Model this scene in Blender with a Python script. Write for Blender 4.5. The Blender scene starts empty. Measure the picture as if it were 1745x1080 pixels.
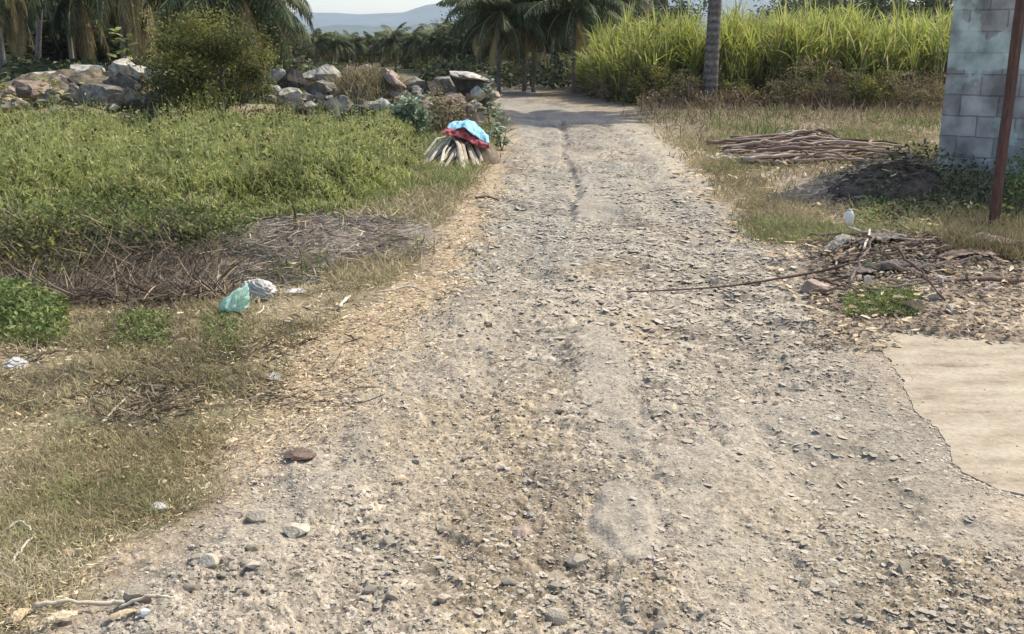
import bpy, bmesh, math, random
import numpy as np
from mathutils import Vector, Matrix
R = math.radians
rng = np.random.default_rng(7)
random.seed(7)
sc = bpy.context.scene
col = sc.collection

# ------------------------------------------------------------------ camera
CAMH = 1.6
PITCH = math.atan(465.6 / 1750.0)
cam = bpy.data.cameras.new("camera")
cam.sensor_width = 36.0
cam.lens = 36.0 * 1750.0 / 1745.0
cam.clip_start = 0.05
cam.clip_end = 9000.0
cam_o = bpy.data.objects.new("camera", cam)
col.objects.link(cam_o)
cam_o.location = (0, 0, CAMH)
cam_o.rotation_euler = (R(90) - PITCH, 0, 0)
sc.camera = cam_o

# ------------------------------------------------------------------ light
SUN_EL = R(53)
SUN_AZ = R(58)            # measured from +Y towards +X
w = bpy.data.worlds.new("World")
sc.world = w
w.use_nodes = True
nt = w.node_tree
sky = nt.nodes.new("ShaderNodeTexSky")
sky.sky_type = 'NISHITA'
sky.sun_disc = False
sky.sun_elevation = SUN_EL
sky.sun_rotation = SUN_AZ
sky.air_density = 1.0
sky.dust_density = 2.0
sky.ozone_density = 1.5
bg = nt.nodes["Background"]
bg.inputs["Strength"].default_value = 0.15
nt.links.new(sky.outputs[0], bg.inputs[0])
sun = bpy.data.lights.new("sun", 'SUN')
sun.energy = 3.0
sun.angle = R(0.5)
sun.color = (1.0, 0.94, 0.80)
sun_o = bpy.data.objects.new("sun", sun)
col.objects.link(sun_o)
sd = Vector((math.sin(SUN_AZ) * math.cos(SUN_EL), math.cos(SUN_AZ) * math.cos(SUN_EL), math.sin(SUN_EL)))
sun_o.rotation_euler = sd.to_track_quat('Z', 'Y').to_euler()
sun_o.location = (20, 20, 30)
sc.view_settings.view_transform = 'Standard'
sc.view_settings.look = 'None'
sc.view_settings.exposure = 0.82
sc.view_settings.gamma = 1.0
sc.cycles.use_denoising = True
sc.cycles.max_bounces = 6
sc.cycles.diffuse_bounces = 3
sc.cycles.transmission_bounces = 4
sc.cycles.volume_bounces = 1

# ------------------------------------------------------------------ pixel <-> world (photo pixels, 1745 x 1080)
cp, sp = math.cos(PITCH), math.sin(PITCH)
def ray(x, y):
    ax = (np.asarray(x, float) - 872.5) / 1750.0
    ay = (540.0 - np.asarray(y, float)) / 1750.0
    return ax, cp + ay * sp, -sp + ay * cp
def G(x, y, z=0.0):
    dx, dy, dz = ray(x, y)
    t = (z - CAMH) / dz
    return dx * t, dy * t
def PY(x, y, Y):
    dx, dy, dz = ray(x, y)
    t = Y / dy
    return np.array([dx * t, Y, CAMH + dz * t])
def mpp(Y):                                  # metres per photo pixel at depth Y
    return Y / 1750.0

# ------------------------------------------------------------------ noise
def _h(ix, iy, s):
    n = (ix.astype(np.int64) * 374761393 + iy.astype(np.int64) * 668265263 + s * 1442695041) & 0xFFFFFFFF
    n = ((n ^ (n >> 13)) * 1274126177) & 0xFFFFFFFF
    n = ((n ^ (n >> 16)) * 2246822519) & 0xFFFFFFFF
    return ((n ^ (n >> 15)) & 0xFFFFFF) / float(0xFFFFFF)
def vnoise(x, y, s=0):
    x = np.asarray(x, float); y = np.asarray(y, float)
    ix, iy = np.floor(x), np.floor(y)
    fx, fy = x - ix, y - iy
    fx = fx * fx * (3 - 2 * fx); fy = fy * fy * (3 - 2 * fy)
    a = _h(ix, iy, s); b = _h(ix + 1, iy, s); c = _h(ix, iy + 1, s); d = _h(ix + 1, iy + 1, s)
    return (a * (1 - fx) + b * fx) * (1 - fy) + (c * (1 - fx) + d * fx) * fy
def fbm(x, y, s=0, o=4):
    r = 0; a = 0.5; t = 0
    for i in range(o):
        r = r + a * vnoise(x * 2 ** i + i * 17.3, y * 2 ** i - i * 9.1, s + i * 31); t += a; a *= 0.5
    return r / t
def cells(x, y, s=0):
    """voronoi: distance to nearest, to second nearest, random of the nearest"""
    ix, iy = np.floor(x), np.floor(y)
    d1 = np.full(x.shape, 9.0); d2 = np.full(x.shape, 9.0); rr = np.zeros(x.shape)
    for i in (-1, 0, 1):
        for j in (-1, 0, 1):
            cx, cy = ix + i, iy + j
            px = cx + _h(cx, cy, s); py = cy + _h(cx, cy, s + 5)
            d = np.hypot(px - x, py - y)
            m = d < d1
            d2 = np.where(m, d1, np.minimum(d2, d))
            rr = np.where(m, _h(cx, cy, s + 9), rr)
            d1 = np.where(m, d, d1)
    return d1, d2, rr
def sstep(a, b, x):
    t = np.clip((x - a) / (b - a), 0, 1)
    return t * t * (3 - 2 * t)
def poly_edge(pts):
    g = np.array([G(*p) for p in pts])
    o = np.argsort(g[:, 1])
    return g[o, 1], g[o, 0]
LGy, LGx = poly_edge([(90, 1080), (160, 1000), (360, 850), (450, 720), (545, 600), (640, 505), (735, 420), (805, 330), (850, 260), (868, 200), (850, 186), (820, 177), (700, 170)])
LRy, LRx = poly_edge([(150, 1080), (330, 930), (500, 755), (640, 610), (740, 505), (815, 390), (862, 280), (882, 200), (862, 186), (835, 177), (720, 170)])
RRy, RRx = poly_edge([(1850, 1080), (1700, 860), (1590, 730), (1470, 600), (1400, 510), (1310, 425), (1200, 320), (1112, 235), (1062, 203), (1008, 188), (985, 179), (925, 171)])
def LG(y): return np.interp(y, LGy, LGx)
def LR(y): return np.interp(y, LRy, LRx)
def RR(y): return np.interp(y, RRy, RRx)

SLAB_TOP = [(1478, 556), (1560, 566), (1640, 574), (1745, 584), (1950, 596), (2300, 610)]
SLAB_EDGE = [(1478, 556), (1500, 598), (1532, 640), (1560, 700), (1600, 735), (1618, 765), (1625, 792), (1660, 822), (1700, 838), (1745, 852), (1900, 905), (2300, 960)]
def seg_dist(x, y, pts):
    """unsigned distance to an open polyline given in pixels"""
    g = np.array([G(*p) for p in pts]); best = np.full(np.shape(x), 1e9)
    for a, b in zip(g[:-1], g[1:]):
        d = b - a; t = np.clip(((x - a[0]) * d[0] + (y - a[1]) * d[1]) / (d @ d), 0, 1)
        best = np.minimum(best, np.hypot(x - a[0] - t * d[0], y - a[1] - t * d[1]))
    return best
def inside(x, y, g):
    c = np.zeros(np.shape(x), bool); n = len(g)
    for i in range(n):
        x1, y1 = g[i]; x2, y2 = g[(i + 1) % n]
        k = ((y1 > y) != (y2 > y)) & (x < (x2 - x1) * (y - y1) / ((y2 - y1) + 1e-12) + x1)
        c ^= k
    return c
SLAB_G = [tuple(float(v) for v in G(*p)) for p in SLAB_EDGE] + [tuple(float(v) for v in G(*p)) for p in reversed(SLAB_TOP[1:])]

def ell(x, y, px, py, rx, ry, rot=0.0):
    """gaussian bump centred on photo pixel px,py, radii in metres"""
    cx, cy = G(px, py)
    dx, dy = x - cx, y - cy
    c, s = math.cos(rot), math.sin(rot)
    u = (dx * c + dy * s) / rx; v = (-dx * s + dy * c) / ry
    return np.exp(-(u * u + v * v))
def HT(x, y):
    x = np.asarray(x, float); y = np.asarray(y, float)
    z = 0.05 * (fbm(x * 0.35, y * 0.35, 3) - 0.5)
    z = z - 0.42 * ell(x, y, 120, 450, 1.9, 0.75, 0.05)          # ditch by the field
    z = z - 0.10 * ell(x, y, -500, 430, 3.0, 0.9)
    z = z + 0.10 * ell(x, y, 520, 395, 0.9, 0.45, 0.2)           # thatch ridge
    z = z + 0.45 * np.exp(-((y - 21.5) / 2.6) ** 2) * sstep(-0.8, -3.2, x) * (0.6 + 0.8 * fbm(x * .5, y * .5, 8))
    z = z + 0.20 * ell(x, y, 1560, 450, 0.95, 0.65) + 0.05 * ell(x, y, 1640, 520, 0.9, 0.4)  # rubbish mound
    z = z + 0.12 * ell(x, y, 1560, 320, 1.3, 1.0)
    z = z + 0.05 * sstep(0.3, 1.6, x - RR(y)) * (y > 8.5)
    z = z - 0.035 * ell(x, y, 880, 800, 0.35, 1.6, -0.05) - 0.02 * ell(x, y, 1300, 700, 0.5, 2.5)
    return z

# ------------------------------------------------------------------ mesh helpers
def from_np(name, V, F, mat=None, parent=None, rnd=None, smooth=False, colors=None):
    me = bpy.data.meshes.new(name)
    V = np.ascontiguousarray(V, np.float32)
    if not isinstance(F, (list, tuple)): F = [F]
    F = [f for f in F if len(f)]
    me.vertices.add(len(V)); me.vertices.foreach_set("co", V.ravel())
    tot = np.concatenate([np.full(len(f), f.shape[1], np.int32) for f in F])
    idx = np.concatenate([f.ravel() for f in F]).astype(np.int32)
    me.loops.add(len(idx)); me.loops.foreach_set("vertex_index", idx)
    me.polygons.add(len(tot))
    st = np.concatenate([[0], np.cumsum(tot)[:-1]]).astype(np.int32)
    me.polygons.foreach_set("loop_start", st)
    me.polygons.foreach_set("loop_total", tot)
    me.polygons.foreach_set("use_smooth", np.full(len(tot), smooth, bool))
    if rnd is not None:
        at = me.attributes.new("rnd", 'FLOAT', 'POINT'); at.data.foreach_set("value", np.ascontiguousarray(rnd, np.float32))
    if colors is not None:
        at = me.attributes.new("tone", 'FLOAT_COLOR', 'POINT')
        c4 = np.ones((len(V), 4), np.float32); c4[:, :3] = colors
        at.data.foreach_set("color", c4.ravel())
    me.update(calc_edges=True)
    me.validate()
    if mat: me.materials.append(mat)
    o = bpy.data.objects.new(name, me); col.objects.link(o)
    if parent: o.parent = parent
    return o
class Acc:
    def __init__(s): s.V = []; s.F = {}; s.r = []; s.n = 0
    def add(s, V, Fs, r=0.5):
        V = np.asarray(V, float).reshape(-1, 3)
        if not isinstance(Fs, (list, tuple)): Fs = [Fs]
        for f in Fs:
            f = np.asarray(f, np.int64)
            s.F.setdefault(f.shape[1], []).append(f + s.n)
        s.V.append(V); s.r.append(np.broadcast_to(np.asarray(r, float), (len(V),)).copy()); s.n += len(V)
        return s
    def build(s, name, mat, parent=None, smooth=False):
        return from_np(name, np.concatenate(s.V), [np.concatenate(v) for v in s.F.values()], mat, parent, np.concatenate(s.r), smooth)
def tag(o, label=None, cat=None, group=None, kind=None):
    if label: o["label"] = label
    if cat: o["category"] = cat
    if group: o["group"] = group
    if kind: o["kind"] = kind
    return o
def thing(name, label, cat, loc=(0, 0, 0), rz=0.0, group=None):
    o = bpy.data.objects.new(name, None); col.objects.link(o)
    o.location = tuple(float(v) for v in loc); o.rotation_euler = (0, 0, rz)
    o.empty_display_size = 0.2
    return tag(o, label, cat, group)
def dup_tree(src, loc, rz=0.0, scale=1.0, label=None, group=None, name=None):
    r = src.copy(); col.objects.link(r); r.location = tuple(float(v) for v in loc); r.rotation_euler = (0, 0, rz); r.scale = (scale,) * 3
    if label: r["label"] = label
    if group: r["group"] = group
    for ch in list(src.children):
        c = ch.copy(); col.objects.link(c); c.parent = r
    return r

ICO_V = None
def _ico():
    t = (1 + 5 ** .5) / 2
    V = np.array([(-1, t, 0), (1, t, 0), (-1, -t, 0), (1, -t, 0), (0, -1, t), (0, 1, t), (0, -1, -t), (0, 1, -t), (t, 0, -1), (t, 0, 1), (-t, 0, -1), (-t, 0, 1)], float)
    V /= np.linalg.norm(V[0])
    F = np.array([(0, 11, 5), (0, 5, 1), (0, 1, 7), (0, 7, 10), (0, 10, 11), (1, 5, 9), (5, 11, 4), (11, 10, 2), (10, 7, 6), (7, 1, 8), (3, 9, 4), (3, 4, 2), (3, 2, 6), (3, 6, 8), (3, 8, 9), (4, 9, 5), (2, 4, 11), (6, 2, 10), (8, 6, 7), (9, 8, 1)])
    return V, F
def icosub(n):
    V, F = _ico(); V = [tuple(v) for v in V]
    for _ in range(n):
        cache = {}; NF = []
        def mid(a, b):
            k = (min(a, b), max(a, b))
            if k not in cache:
                m = np.array(V[a]) + np.array(V[b]); m /= np.linalg.norm(m)
                V.append(tuple(m)); cache[k] = len(V) - 1
            return cache[k]
        for a, b, c in F:
            ab, bc, ca = mid(a, b), mid(b, c), mid(c, a)
            NF += [(a, ab, ca), (b, bc, ab), (c, ca, bc), (ab, bc, ca)]
        F = NF
    return np.array(V), np.array(F)
ICO = {n: icosub(n) for n in range(5)}

def rock_verts(seed, n=3, planes=14, flat=(0.55, 0.85), rough=0.03):
    r = np.random.default_rng(seed)
    V, F = ICO[n]; V = V.copy()
    for _ in range(planes):
        d = r.normal(size=3); d /= np.linalg.norm(d)
        k = r.uniform(*flat)
        e = np.maximum(0, V @ d - k)
        V -= e[:, None] * d
    if rough:
        q = V * 3.1 + seed * 1.7
        nz = fbm(q[:, 0] + q[:, 2] * .7, q[:, 1] - q[:, 2] * .6, seed, 4) - 0.5
        V += V / np.maximum(1e-6, np.linalg.norm(V, axis=1))[:, None] * nz[:, None] * rough * 4
    return V, F
def many_stones(P, size, seed, flat=0.5, stretch=0.5):
    """N loose stones in one mesh; size = radius"""
    r = np.random.default_rng(seed); N = len(P)
    V0, F0 = ICO[0]
    V = np.repeat(V0[None], N, 0) * (1 + r.uniform(-0.28, 0.28, (N, 12, 1)))
    for _ in range(3):
        d = r.normal(size=(N, 3)); d /= np.linalg.norm(d, axis=1)[:, None]
        k = r.uniform(0.35, 0.8, N)
        e = np.maximum(0, (V * d[:, None]).sum(2) - k[:, None])
        V = V - e[..., None] * d[:, None]
    sx = 1 + r.uniform(-stretch * .3, stretch, N); sy = 1 + r.uniform(-stretch, stretch * .3, N); sz = r.uniform(flat * .6, flat * 1.4, N)
    V = V * np.stack([sx, sy, sz], 1)[:, None] * size[:, None, None]
    a = r.uniform(0, 6.283, N); c, s = np.cos(a), np.sin(a)
    t = r.normal(0, .22, N)
    x = V[..., 0] * c[:, None] - V[..., 1] * s[:, None]; y = V[..., 0] * s[:, None] + V[..., 1] * c[:, None]; z = V[..., 2] + t[:, None] * x
    V = np.stack([x, y, z], 2) + P[:, None]
    F = (F0[None] + (np.arange(N) * 12)[:, None, None]).reshape(-1, 3)
    return V.reshape(-1, 3), F
def blades(P, L, W, az, tilt, bend, seg=3, twist=0.6, seed=1, tipw=0.08):
    r = np.random.default_rng(seed); N = len(P)
    L = np.broadcast_to(L, (N,)); W = np.broadcast_to(W, (N,)); tilt = np.broadcast_to(tilt, (N,)); bend = np.broadcast_to(bend, (N,))
    tw = r.uniform(-twist, twist, N)
    pos = np.array(P, float); rows = []
    for s in range(seg + 1):
        t = s / seg
        a = tilt + bend * t
        d = np.stack([np.sin(a) * np.cos(az), np.sin(a) * np.sin(az), np.cos(a)], 1)
        side = np.stack([-np.sin(az), np.cos(az), np.zeros(N)], 1)
        nrm = np.cross(side, d)
        sv = side * np.cos(tw)[:, None] + nrm * np.sin(tw)[:, None]
        wd = W * (0.5 if s == 0 else (tipw if s == seg else (1.0 if t < .6 else .7)))
        rows.append(pos - sv * wd[:, None] * .5); rows.append(pos + sv * wd[:, None] * .5)
        pos = pos + d * (L / seg)[:, None]
    V = np.stack(rows, 1)
    k = 2 * (seg + 1)
    f = np.array([(2 * i, 2 * i + 1, 2 * i + 3, 2 * i + 2) for i in range(seg)])
    F = (f[None] + (np.arange(N) * k)[:, None, None]).reshape(-1, 4)
    return V.reshape(-1, 3), F, k
def leaves(P, ln, wd, seed, up=0.3):
    r = np.random.default_rng(seed); N = len(P)
    n = r.normal(size=(N, 3)); n[:, 2] = np.abs(n[:, 2]) + up; n /= np.linalg.norm(n, axis=1)[:, None]
    u = np.cross(n, r.normal(size=(N, 3))); u /= np.linalg.norm(u, axis=1)[:, None]
    v = np.cross(n, u)
    ln = np.broadcast_to(ln, (N,))[:, None] * r.uniform(.6, 1.3, (N, 1)); wd = np.broadcast_to(wd, (N,))[:, None] * r.uniform(.7, 1.2, (N, 1))
    V = np.stack([P - u * ln * .5, P + v * wd * .5 + n * wd * .15, P + u * ln * .5, P - v * wd * .5 + n * wd * .15], 1).reshape(-1, 3)
    F = np.arange(4 * N).reshape(-1, 4)
    return V, F, 4
def tube(path, radii, sides=8, cap=True):
    path = np.asarray(path, float); n = len(path)
    radii = np.broadcast_to(radii, (n,))
    tn = np.gradient(path, axis=0); tn /= np.maximum(1e-9, np.linalg.norm(tn, axis=1))[:, None]
    ref = np.array([0, 0, 1.0]) if abs(tn[0, 2]) < .8 else np.array([1.0, 0, 0])
    V = []
    for i in range(n):
        a = np.cross(tn[i], ref); a /= np.linalg.norm(a); b = np.cross(tn[i], a)
        th = np.arange(sides) * 2 * math.pi / sides
        V.append(path[i] + radii[i] * (np.cos(th)[:, None] * a + np.sin(th)[:, None] * b))
    V = np.concatenate(V)
    F = []
    for i in range(n - 1):
        for j in range(sides):
            k = (j + 1) % sides
            F.append((i * sides + j, i * sides + k, (i + 1) * sides + k, (i + 1) * sides + j))
    Fs = [np.array(F)]
    if cap:
        Fs.append(np.array([list(range(sides))[::-1], [(n - 1) * sides + j for j in range(sides)]]))
    return V, Fs
def sheet(nu, nv, fn):
    """grid of points fn(u, v) -> verts, quads"""
    u, v = np.meshgrid(np.linspace(0, 1, nu), np.linspace(0, 1, nv), indexing='ij')
    V = fn(u.ravel(), v.ravel())
    i = np.arange(nu * nv).reshape(nu, nv)
    F = np.stack([i[:-1, :-1].ravel(), i[1:, :-1].ravel(), i[1:, 1:].ravel(), i[:-1, 1:].ravel()], 1)
    return V, F

# ------------------------------------------------------------------ materials
def newmat(name):
    m = bpy.data.materials.new(name); m.use_nodes = True
    return m, m.node_tree.nodes, m.node_tree.links, m.node_tree.nodes["Principled BSDF"]
def ramp(N, stops):
    r = N.new("ShaderNodeValToRGB"); e = r.color_ramp.elements
    e[0].position, e[0].color = stops[0][0], (*stops[0][1], 1)
    e[1].position, e[1].color = stops[-1][0], (*stops[-1][1], 1)
    for p, c in stops[1:-1]:
        x = e.new(p); x.color = (*c, 1)
    return r
def attr_mat(name, stops, rough=0.9, nscale=30.0, namt=0.35, bump=0.0, bscale=60.0, translucent=0.0, spec=0.2, coords='Object'):
    m, N, L, B = newmat(name)
    a = N.new("ShaderNodeAttribute"); a.attribute_name = "rnd"
    r = ramp(N, stops); L.new(a.outputs["Fac"], r.inputs[0])
    tc = N.new("ShaderNodeTexCoord")
    nz = N.new("ShaderNodeTexNoise"); nz.inputs["Scale"].default_value = nscale; nz.inputs["Detail"].default_value = 5
    L.new(tc.outputs[coords], nz.inputs["Vector"])
    mr = N.new("ShaderNodeMapRange"); mr.inputs[1].default_value = 0.3; mr.inputs[2].default_value = 0.7
    mr.inputs[3].default_value = 1 - namt; mr.inputs[4].default_value = 1 + namt
    L.new(nz.outputs["Fac"], mr.inputs[0])
    mx = N.new("ShaderNodeVectorMath"); mx.operation = 'SCALE'
    L.new(r.outputs["Color"], mx.inputs[0]); L.new(mr.outputs[0], mx.inputs["Scale"])
    L.new(mx.outputs[0], B.inputs["Base Color"])
    B.inputs["Roughness"].default_value = rough
    B.inputs["Specular IOR Level"].default_value = spec
    if bump:
        n2 = N.new("ShaderNodeTexNoise"); n2.inputs["Scale"].default_value = bscale; n2.inputs["Detail"].default_value = 8
        L.new(tc.outputs[coords], n2.inputs["Vector"])
        bp = N.new("ShaderNodeBump"); bp.inputs["Strength"].default_value = bump; bp.inputs["Distance"].default_value = 0.02
        L.new(n2.outputs["Fac"], bp.inputs["Height"]); L.new(bp.outputs[0], B.inputs["Normal"])
    if translucent:
        t = N.new("ShaderNodeBsdfTranslucent"); L.new(mx.outputs[0], t.inputs["Color"])
        ms = N.new("ShaderNodeMixShader"); ms.inputs[0].default_value = translucent
        L.new(B.outputs[0], ms.inputs[1]); L.new(t.outputs[0], ms.inputs[2])
        L.new(ms.outputs[0], N["Material Output"].inputs["Surface"])
    return m
M = {}
M['stone'] = attr_mat('stone', [(0, (.15, .122, .09)), (.2, (.26, .218, .163)), (.6, (.36, .308, .235)), (.9, (.47, .41, .32)), (1, (.46, .33, .25))], .92, 40, .25, .4, 120)
M['boulder'] = attr_mat('boulder', [(0, (.045, .04, .035)), (.3, (.115, .10, .08)), (.6, (.215, .19, .15)), (1, (.43, .395, .325))], .95, 7, .5, .9, 18)
M['red_rock'] = attr_mat('red_rock', [(0, (.13, .09, .065)), (.5, (.25, .18, .135)), (1, (.40, .30, .24))], .95, 8, .45, .9, 18)
M['crop'] = attr_mat('crop_leaf', [(0, (.085, .105, .033)), (.3, (.205, .235, .07)), (.65, (.345, .365, .125)), (1, (.53, .47, .22))], .6, 1.6, .3, translucent=.45, spec=.3)
M['seed'] = attr_mat('seed_head', [(0, (.05, .035, .015)), (1, (.16, .11, .04))], .9)
M['grass_dry'] = attr_mat('dry_grass', [(0, (.155, .13, .072)), (.3, (.265, .22, .115)), (.6, (.375, .31, .175)), (.85, (.46, .385, .24)), (1, (.56, .48, .32))], .8, 1.6, .3, translucent=.25)
M['grass_green'] = attr_mat('green_grass', [(0, (.06, .095, .025)), (.5, (.15, .20, .055)), (1, (.30, .32, .12))], .7, 2.0, .3, translucent=.3)
M['straw'] = attr_mat('straw', [(0, (.18, .125, .075)), (.35, (.40, .29, .165)), (.75, (.56, .43, .26)), (1, (.70, .59, .41))], .85, 20, .2, translucent=.1)
M['dead'] = attr_mat('dead_brush', [(0, (.05, .038, .027)), (.5, (.14, .105, .075)), (1, (.30, .24, .17))], .95, 20, .3)
M['bark'] = attr_mat('bark', [(0, (.10, .085, .07)), (.5, (.19, .165, .14)), (1, (.32, .29, .25))], .95, 14, .4, .5, 60)
M['bush'] = attr_mat('bush_leaf', [(0, (.035, .045, .014)), (.5, (.12, .125, .034)), (1, (.38, .34, .085))], .6, 3, .35, translucent=.35)
M['silver'] = attr_mat('silver_leaf', [(0, (.09, .13, .07)), (.6, (.24, .30, .19)), (1, (.45, .50, .38))], .7, 3, .25, translucent=.2)
M['tree_green'] = attr_mat('tree_leaf', [(0, (.03, .046, .022)), (.5, (.08, .10, .045)), (1, (.20, .20, .095))], .6, 1.2, .4, translucent=.3)
M['tree_brown'] = attr_mat('dry_tree_leaf', [(0, (.08, .07, .035)), (.5, (.21, .175, .085)), (1, (.38, .31, .17))], .7, 1.2, .4, translucent=.3)
M['palm'] = attr_mat('palm_leaf', [(0, (.025, .038, .016)), (.5, (.08, .10, .04)), (1, (.24, .24, .10))], .65, 1.5, .3, translucent=.18, spec=.2)
M['palm_dry'] = attr_mat('dry_palm_leaf', [(0, (.18, .13, .06)), (.5, (.37, .29, .14)), (1, (.58, .49, .28))], .8, 1.5, .3, translucent=.2)
M['cane'] = attr_mat('cane_leaf', [(0, (.12, .15, .04)), (.4, (.25, .29, .06)), (.8, (.42, .43, .10)), (1, (.58, .50, .24))], .55, .7, .3, translucent=.45, spec=.3)
M['cane_dry'] = attr_mat('dry_cane', [(0, (.09, .06, .035)), (.5, (.24, .17, .10)), (1, (.42, .34, .22))], .85, 2, .3, translucent=.15)
M['ash'] = attr_mat('thatch', [(0, (.12, .10, .08)), (.5, (.25, .21, .17)), (1, (.44, .39, .32))], .97, 30, .45, .6, 40)
M['stick'] = attr_mat('stick', [(0, (.09, .06, .045)), (.5, (.25, .175, .135)), (1, (.52, .42, .33))], .9, 12, .3, .4, 50)
M['stalk'] = attr_mat('palm_stalk', [(0, (.25, .20, .14)), (.5, (.46, .39, .29)), (1, (.66, .58, .46))], .85, 14, .25, .4, 40)
M['soil'] = attr_mat('soil', [(0, (.10, .08, .05)), (1, (.27, .215, .145))], .98, 10, .35, .7, 40)
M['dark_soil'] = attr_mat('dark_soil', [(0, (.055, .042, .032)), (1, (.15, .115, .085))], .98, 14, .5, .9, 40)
M['white'] = attr_mat('white_plastic', [(0, (.60, .59, .55)), (1, (.85, .85, .82))], .45, 12, .08, .15, 20, translucent=.4, spec=.5)
M['dirty'] = attr_mat('dirty_plastic', [(0, (.36, .33, .28)), (1, (.62, .58, .52))], .6, 10, .2, .3, 30)
M['concrete_bit'] = attr_mat('mortar_lump', [(0, (.38, .36, .32)), (1, (.62, .60, .56))], .95, 16, .2, .5, 60)

# ------------------------------------------------------------------ ground: one sheet to the horizon
def road_masks(x, y):
    wob = 0.28 * (fbm(x * 2.2, y * 2.2, 41) - .5) + 0.16 * (fbm(x * 9, y * 9, 42) - .5)
    wob = wob * np.clip(y / 6, .6, 2.0)
    sl = x - LR(y) + wob; sr = RR(y) - x + wob * 1.1
    road = sstep(-.10, .14, sl) * sstep(-.16, .2, sr) * (y < 60)
    straw = sstep(-.12, .10, x - LG(y) + wob * 1.3) * (1 - sstep(.0, .35, sl)) * (y < 30) * sstep(3.0, 4.6, y + wob * 2)
    return road, straw, sl, sr
def patches(x, y):
    """smooth worn places of the road: value 1 = no stones standing out"""
    s = 0.95 * (ell(x, y, 1068, 885, .13, .24) > .45) + 0
    a = sstep(.42, .54, ell(x, y, 1065, 880, .16, .32) + .25 * (fbm(x * 14, y * 14, 5) - .5))
    b = sstep(.35, .6, ell(x, y, 1010, 350, .28, 1.1) + .3 * (fbm(x * 5, y * 5, 6) - .5))
    c = sstep(.5, .72, fbm(x * 1.3, y * .8, 77)) * .7
    d = sstep(.35, .6, ell(x, y, 1040, 640, .16, 1.1) + .3 * (fbm(x * 6, y * 6, 16) - .5)) * .7
    return np.clip(a + b + c + d, 0, 1)

yr = [np.linspace(-14, 1.4, 16)[:-1]]
y0 = 1.4
seq = [y0]
while seq[-1] < 3000:
    d = seq[-1]
    k = (.006 if d < 2.3 else (.0023 if d < 6 else .0034)) if d < 12 else (.006 if d < 30 else (.02 if d < 120 else .12))
    seq.append(d * (1 + k))
ys = np.concatenate([yr[0], np.array(seq)])
uc = np.linspace(-.64, .64, 700)
uo = .64 + np.cumsum(.004 * 1.13 ** np.arange(38))
us = np.concatenate([-uo[::-1], uc, uo])
S = np.maximum(ys, 1.9)
X = us[None, :] * S[:, None]; Y = np.repeat(ys[:, None], len(us), 1)
X = X.ravel(); Y = Y.ravel()
near = (Y < 42)
Z = np.where(near, HT(X, Y), .05 * (fbm(X * .35, Y * .35, 3) - .5) * np.clip((80 - Y) / 40, 0, 1))
road, straw, sl, sr = road_masks(X, Y)
pat = patches(X, Y)
fade = np.clip((26 - Y) / 10, 0, 1)
# stones set in the road surface, three sizes, each a low dome with its own height
def stone_layer(sc_, s, thick, keep):
    wx = X + .35 / sc_ * (vnoise(X * sc_ * 1.7, Y * sc_ * 1.7, s) - .5); wy = Y + .35 / sc_ * (vnoise(X * sc_ * 1.7, Y * sc_ * 1.7, s + 1) - .5)
    d1, d2, rr = cells(wx * sc_, wy * sc_, s)
    m = sstep(.03, .16, d2 - d1) * (rr > keep)
    return m * thick * (.35 + rr), m, rr
h1, m1, r1 = stone_layer(14, 11, .0065, .6)
h2, m2, r2 = stone_layer(27, 12, .0065, .35)
h3, m3, r3 = stone_layer(60, 13, .0050, .3)
bare = road * (1 - .92 * pat)
loose = fbm(X * 1.1, Y * .7, 91)
cluster = sstep(.36, .6, loose)
Z = Z + fade * (bare * (h1 * (.35 + .65 * cluster) + h2 + h3) + (1 - road) * .4 * (h2 + h3))
Z = Z + fade * bare * .004 * (fbm(X * 70, Y * 70, 24, 2) - .5)
Z = Z + fade * .022 * (fbm(X * 6, Y * 6, 21) - .5) + fade * .007 * (fbm(X * 28, Y * 28, 22) - .5) * (1 - .7 * pat * road)
# broken edges and ruts of the old surface
def crack(pts, wd, dep):
    w_ = .13 * (fbm(X * 8, Y * 8, 33) - .5)
    dep = dep * (.35 + 1.2 * fbm(X * 5, Y * 5, 34))
    return -dep * np.exp(-(seg_dist(X + w_, Y + w_, pts) / wd) ** 2)
Z += crack([(955, 205), (965, 240), (955, 262), (972, 290), (985, 318), (972, 345), (968, 360), (992, 378)], .055, .06)
Z += crack([(905, 945), (950, 962), (990, 955), (1030, 958), (1065, 955)], .022, .03)
Z += crack([(1100, 560), (1085, 660), (1110, 750), (1128, 850), (1120, 915)], .03, .014)
Z += crack([(690, 640), (720, 660), (760, 655)], .02, .012) + crack([(760, 675), (800, 668), (850, 676)], .02, .018)
Z += crack([(868, 780), (905, 790)], .02, .02) + crack([(1180, 700), (1250, 760), (1350, 830), (1390, 870)], .03, .010)
Z += crack([(480, 780), (540, 778), (600, 760)], .03, -.014)
Z += road * fade * (.05 * (sstep(.35, .7, fbm(X * 1.9, Y * 1.1, 35)) - .5) + .022 * (sstep(.4, .6, fbm(X * 4.5, Y * 3.2, 36)) - .5))
for rx0 in (-.72, .62):
    cx_ = (LR(Y) + RR(Y)) / 2 + rx0 + .12 * (fbm(X * 0, Y * .5, 37) - .5)
    Z -= road * .028 * np.exp(-((X - cx_) / .17) ** 2) * (Y < 30)
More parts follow.
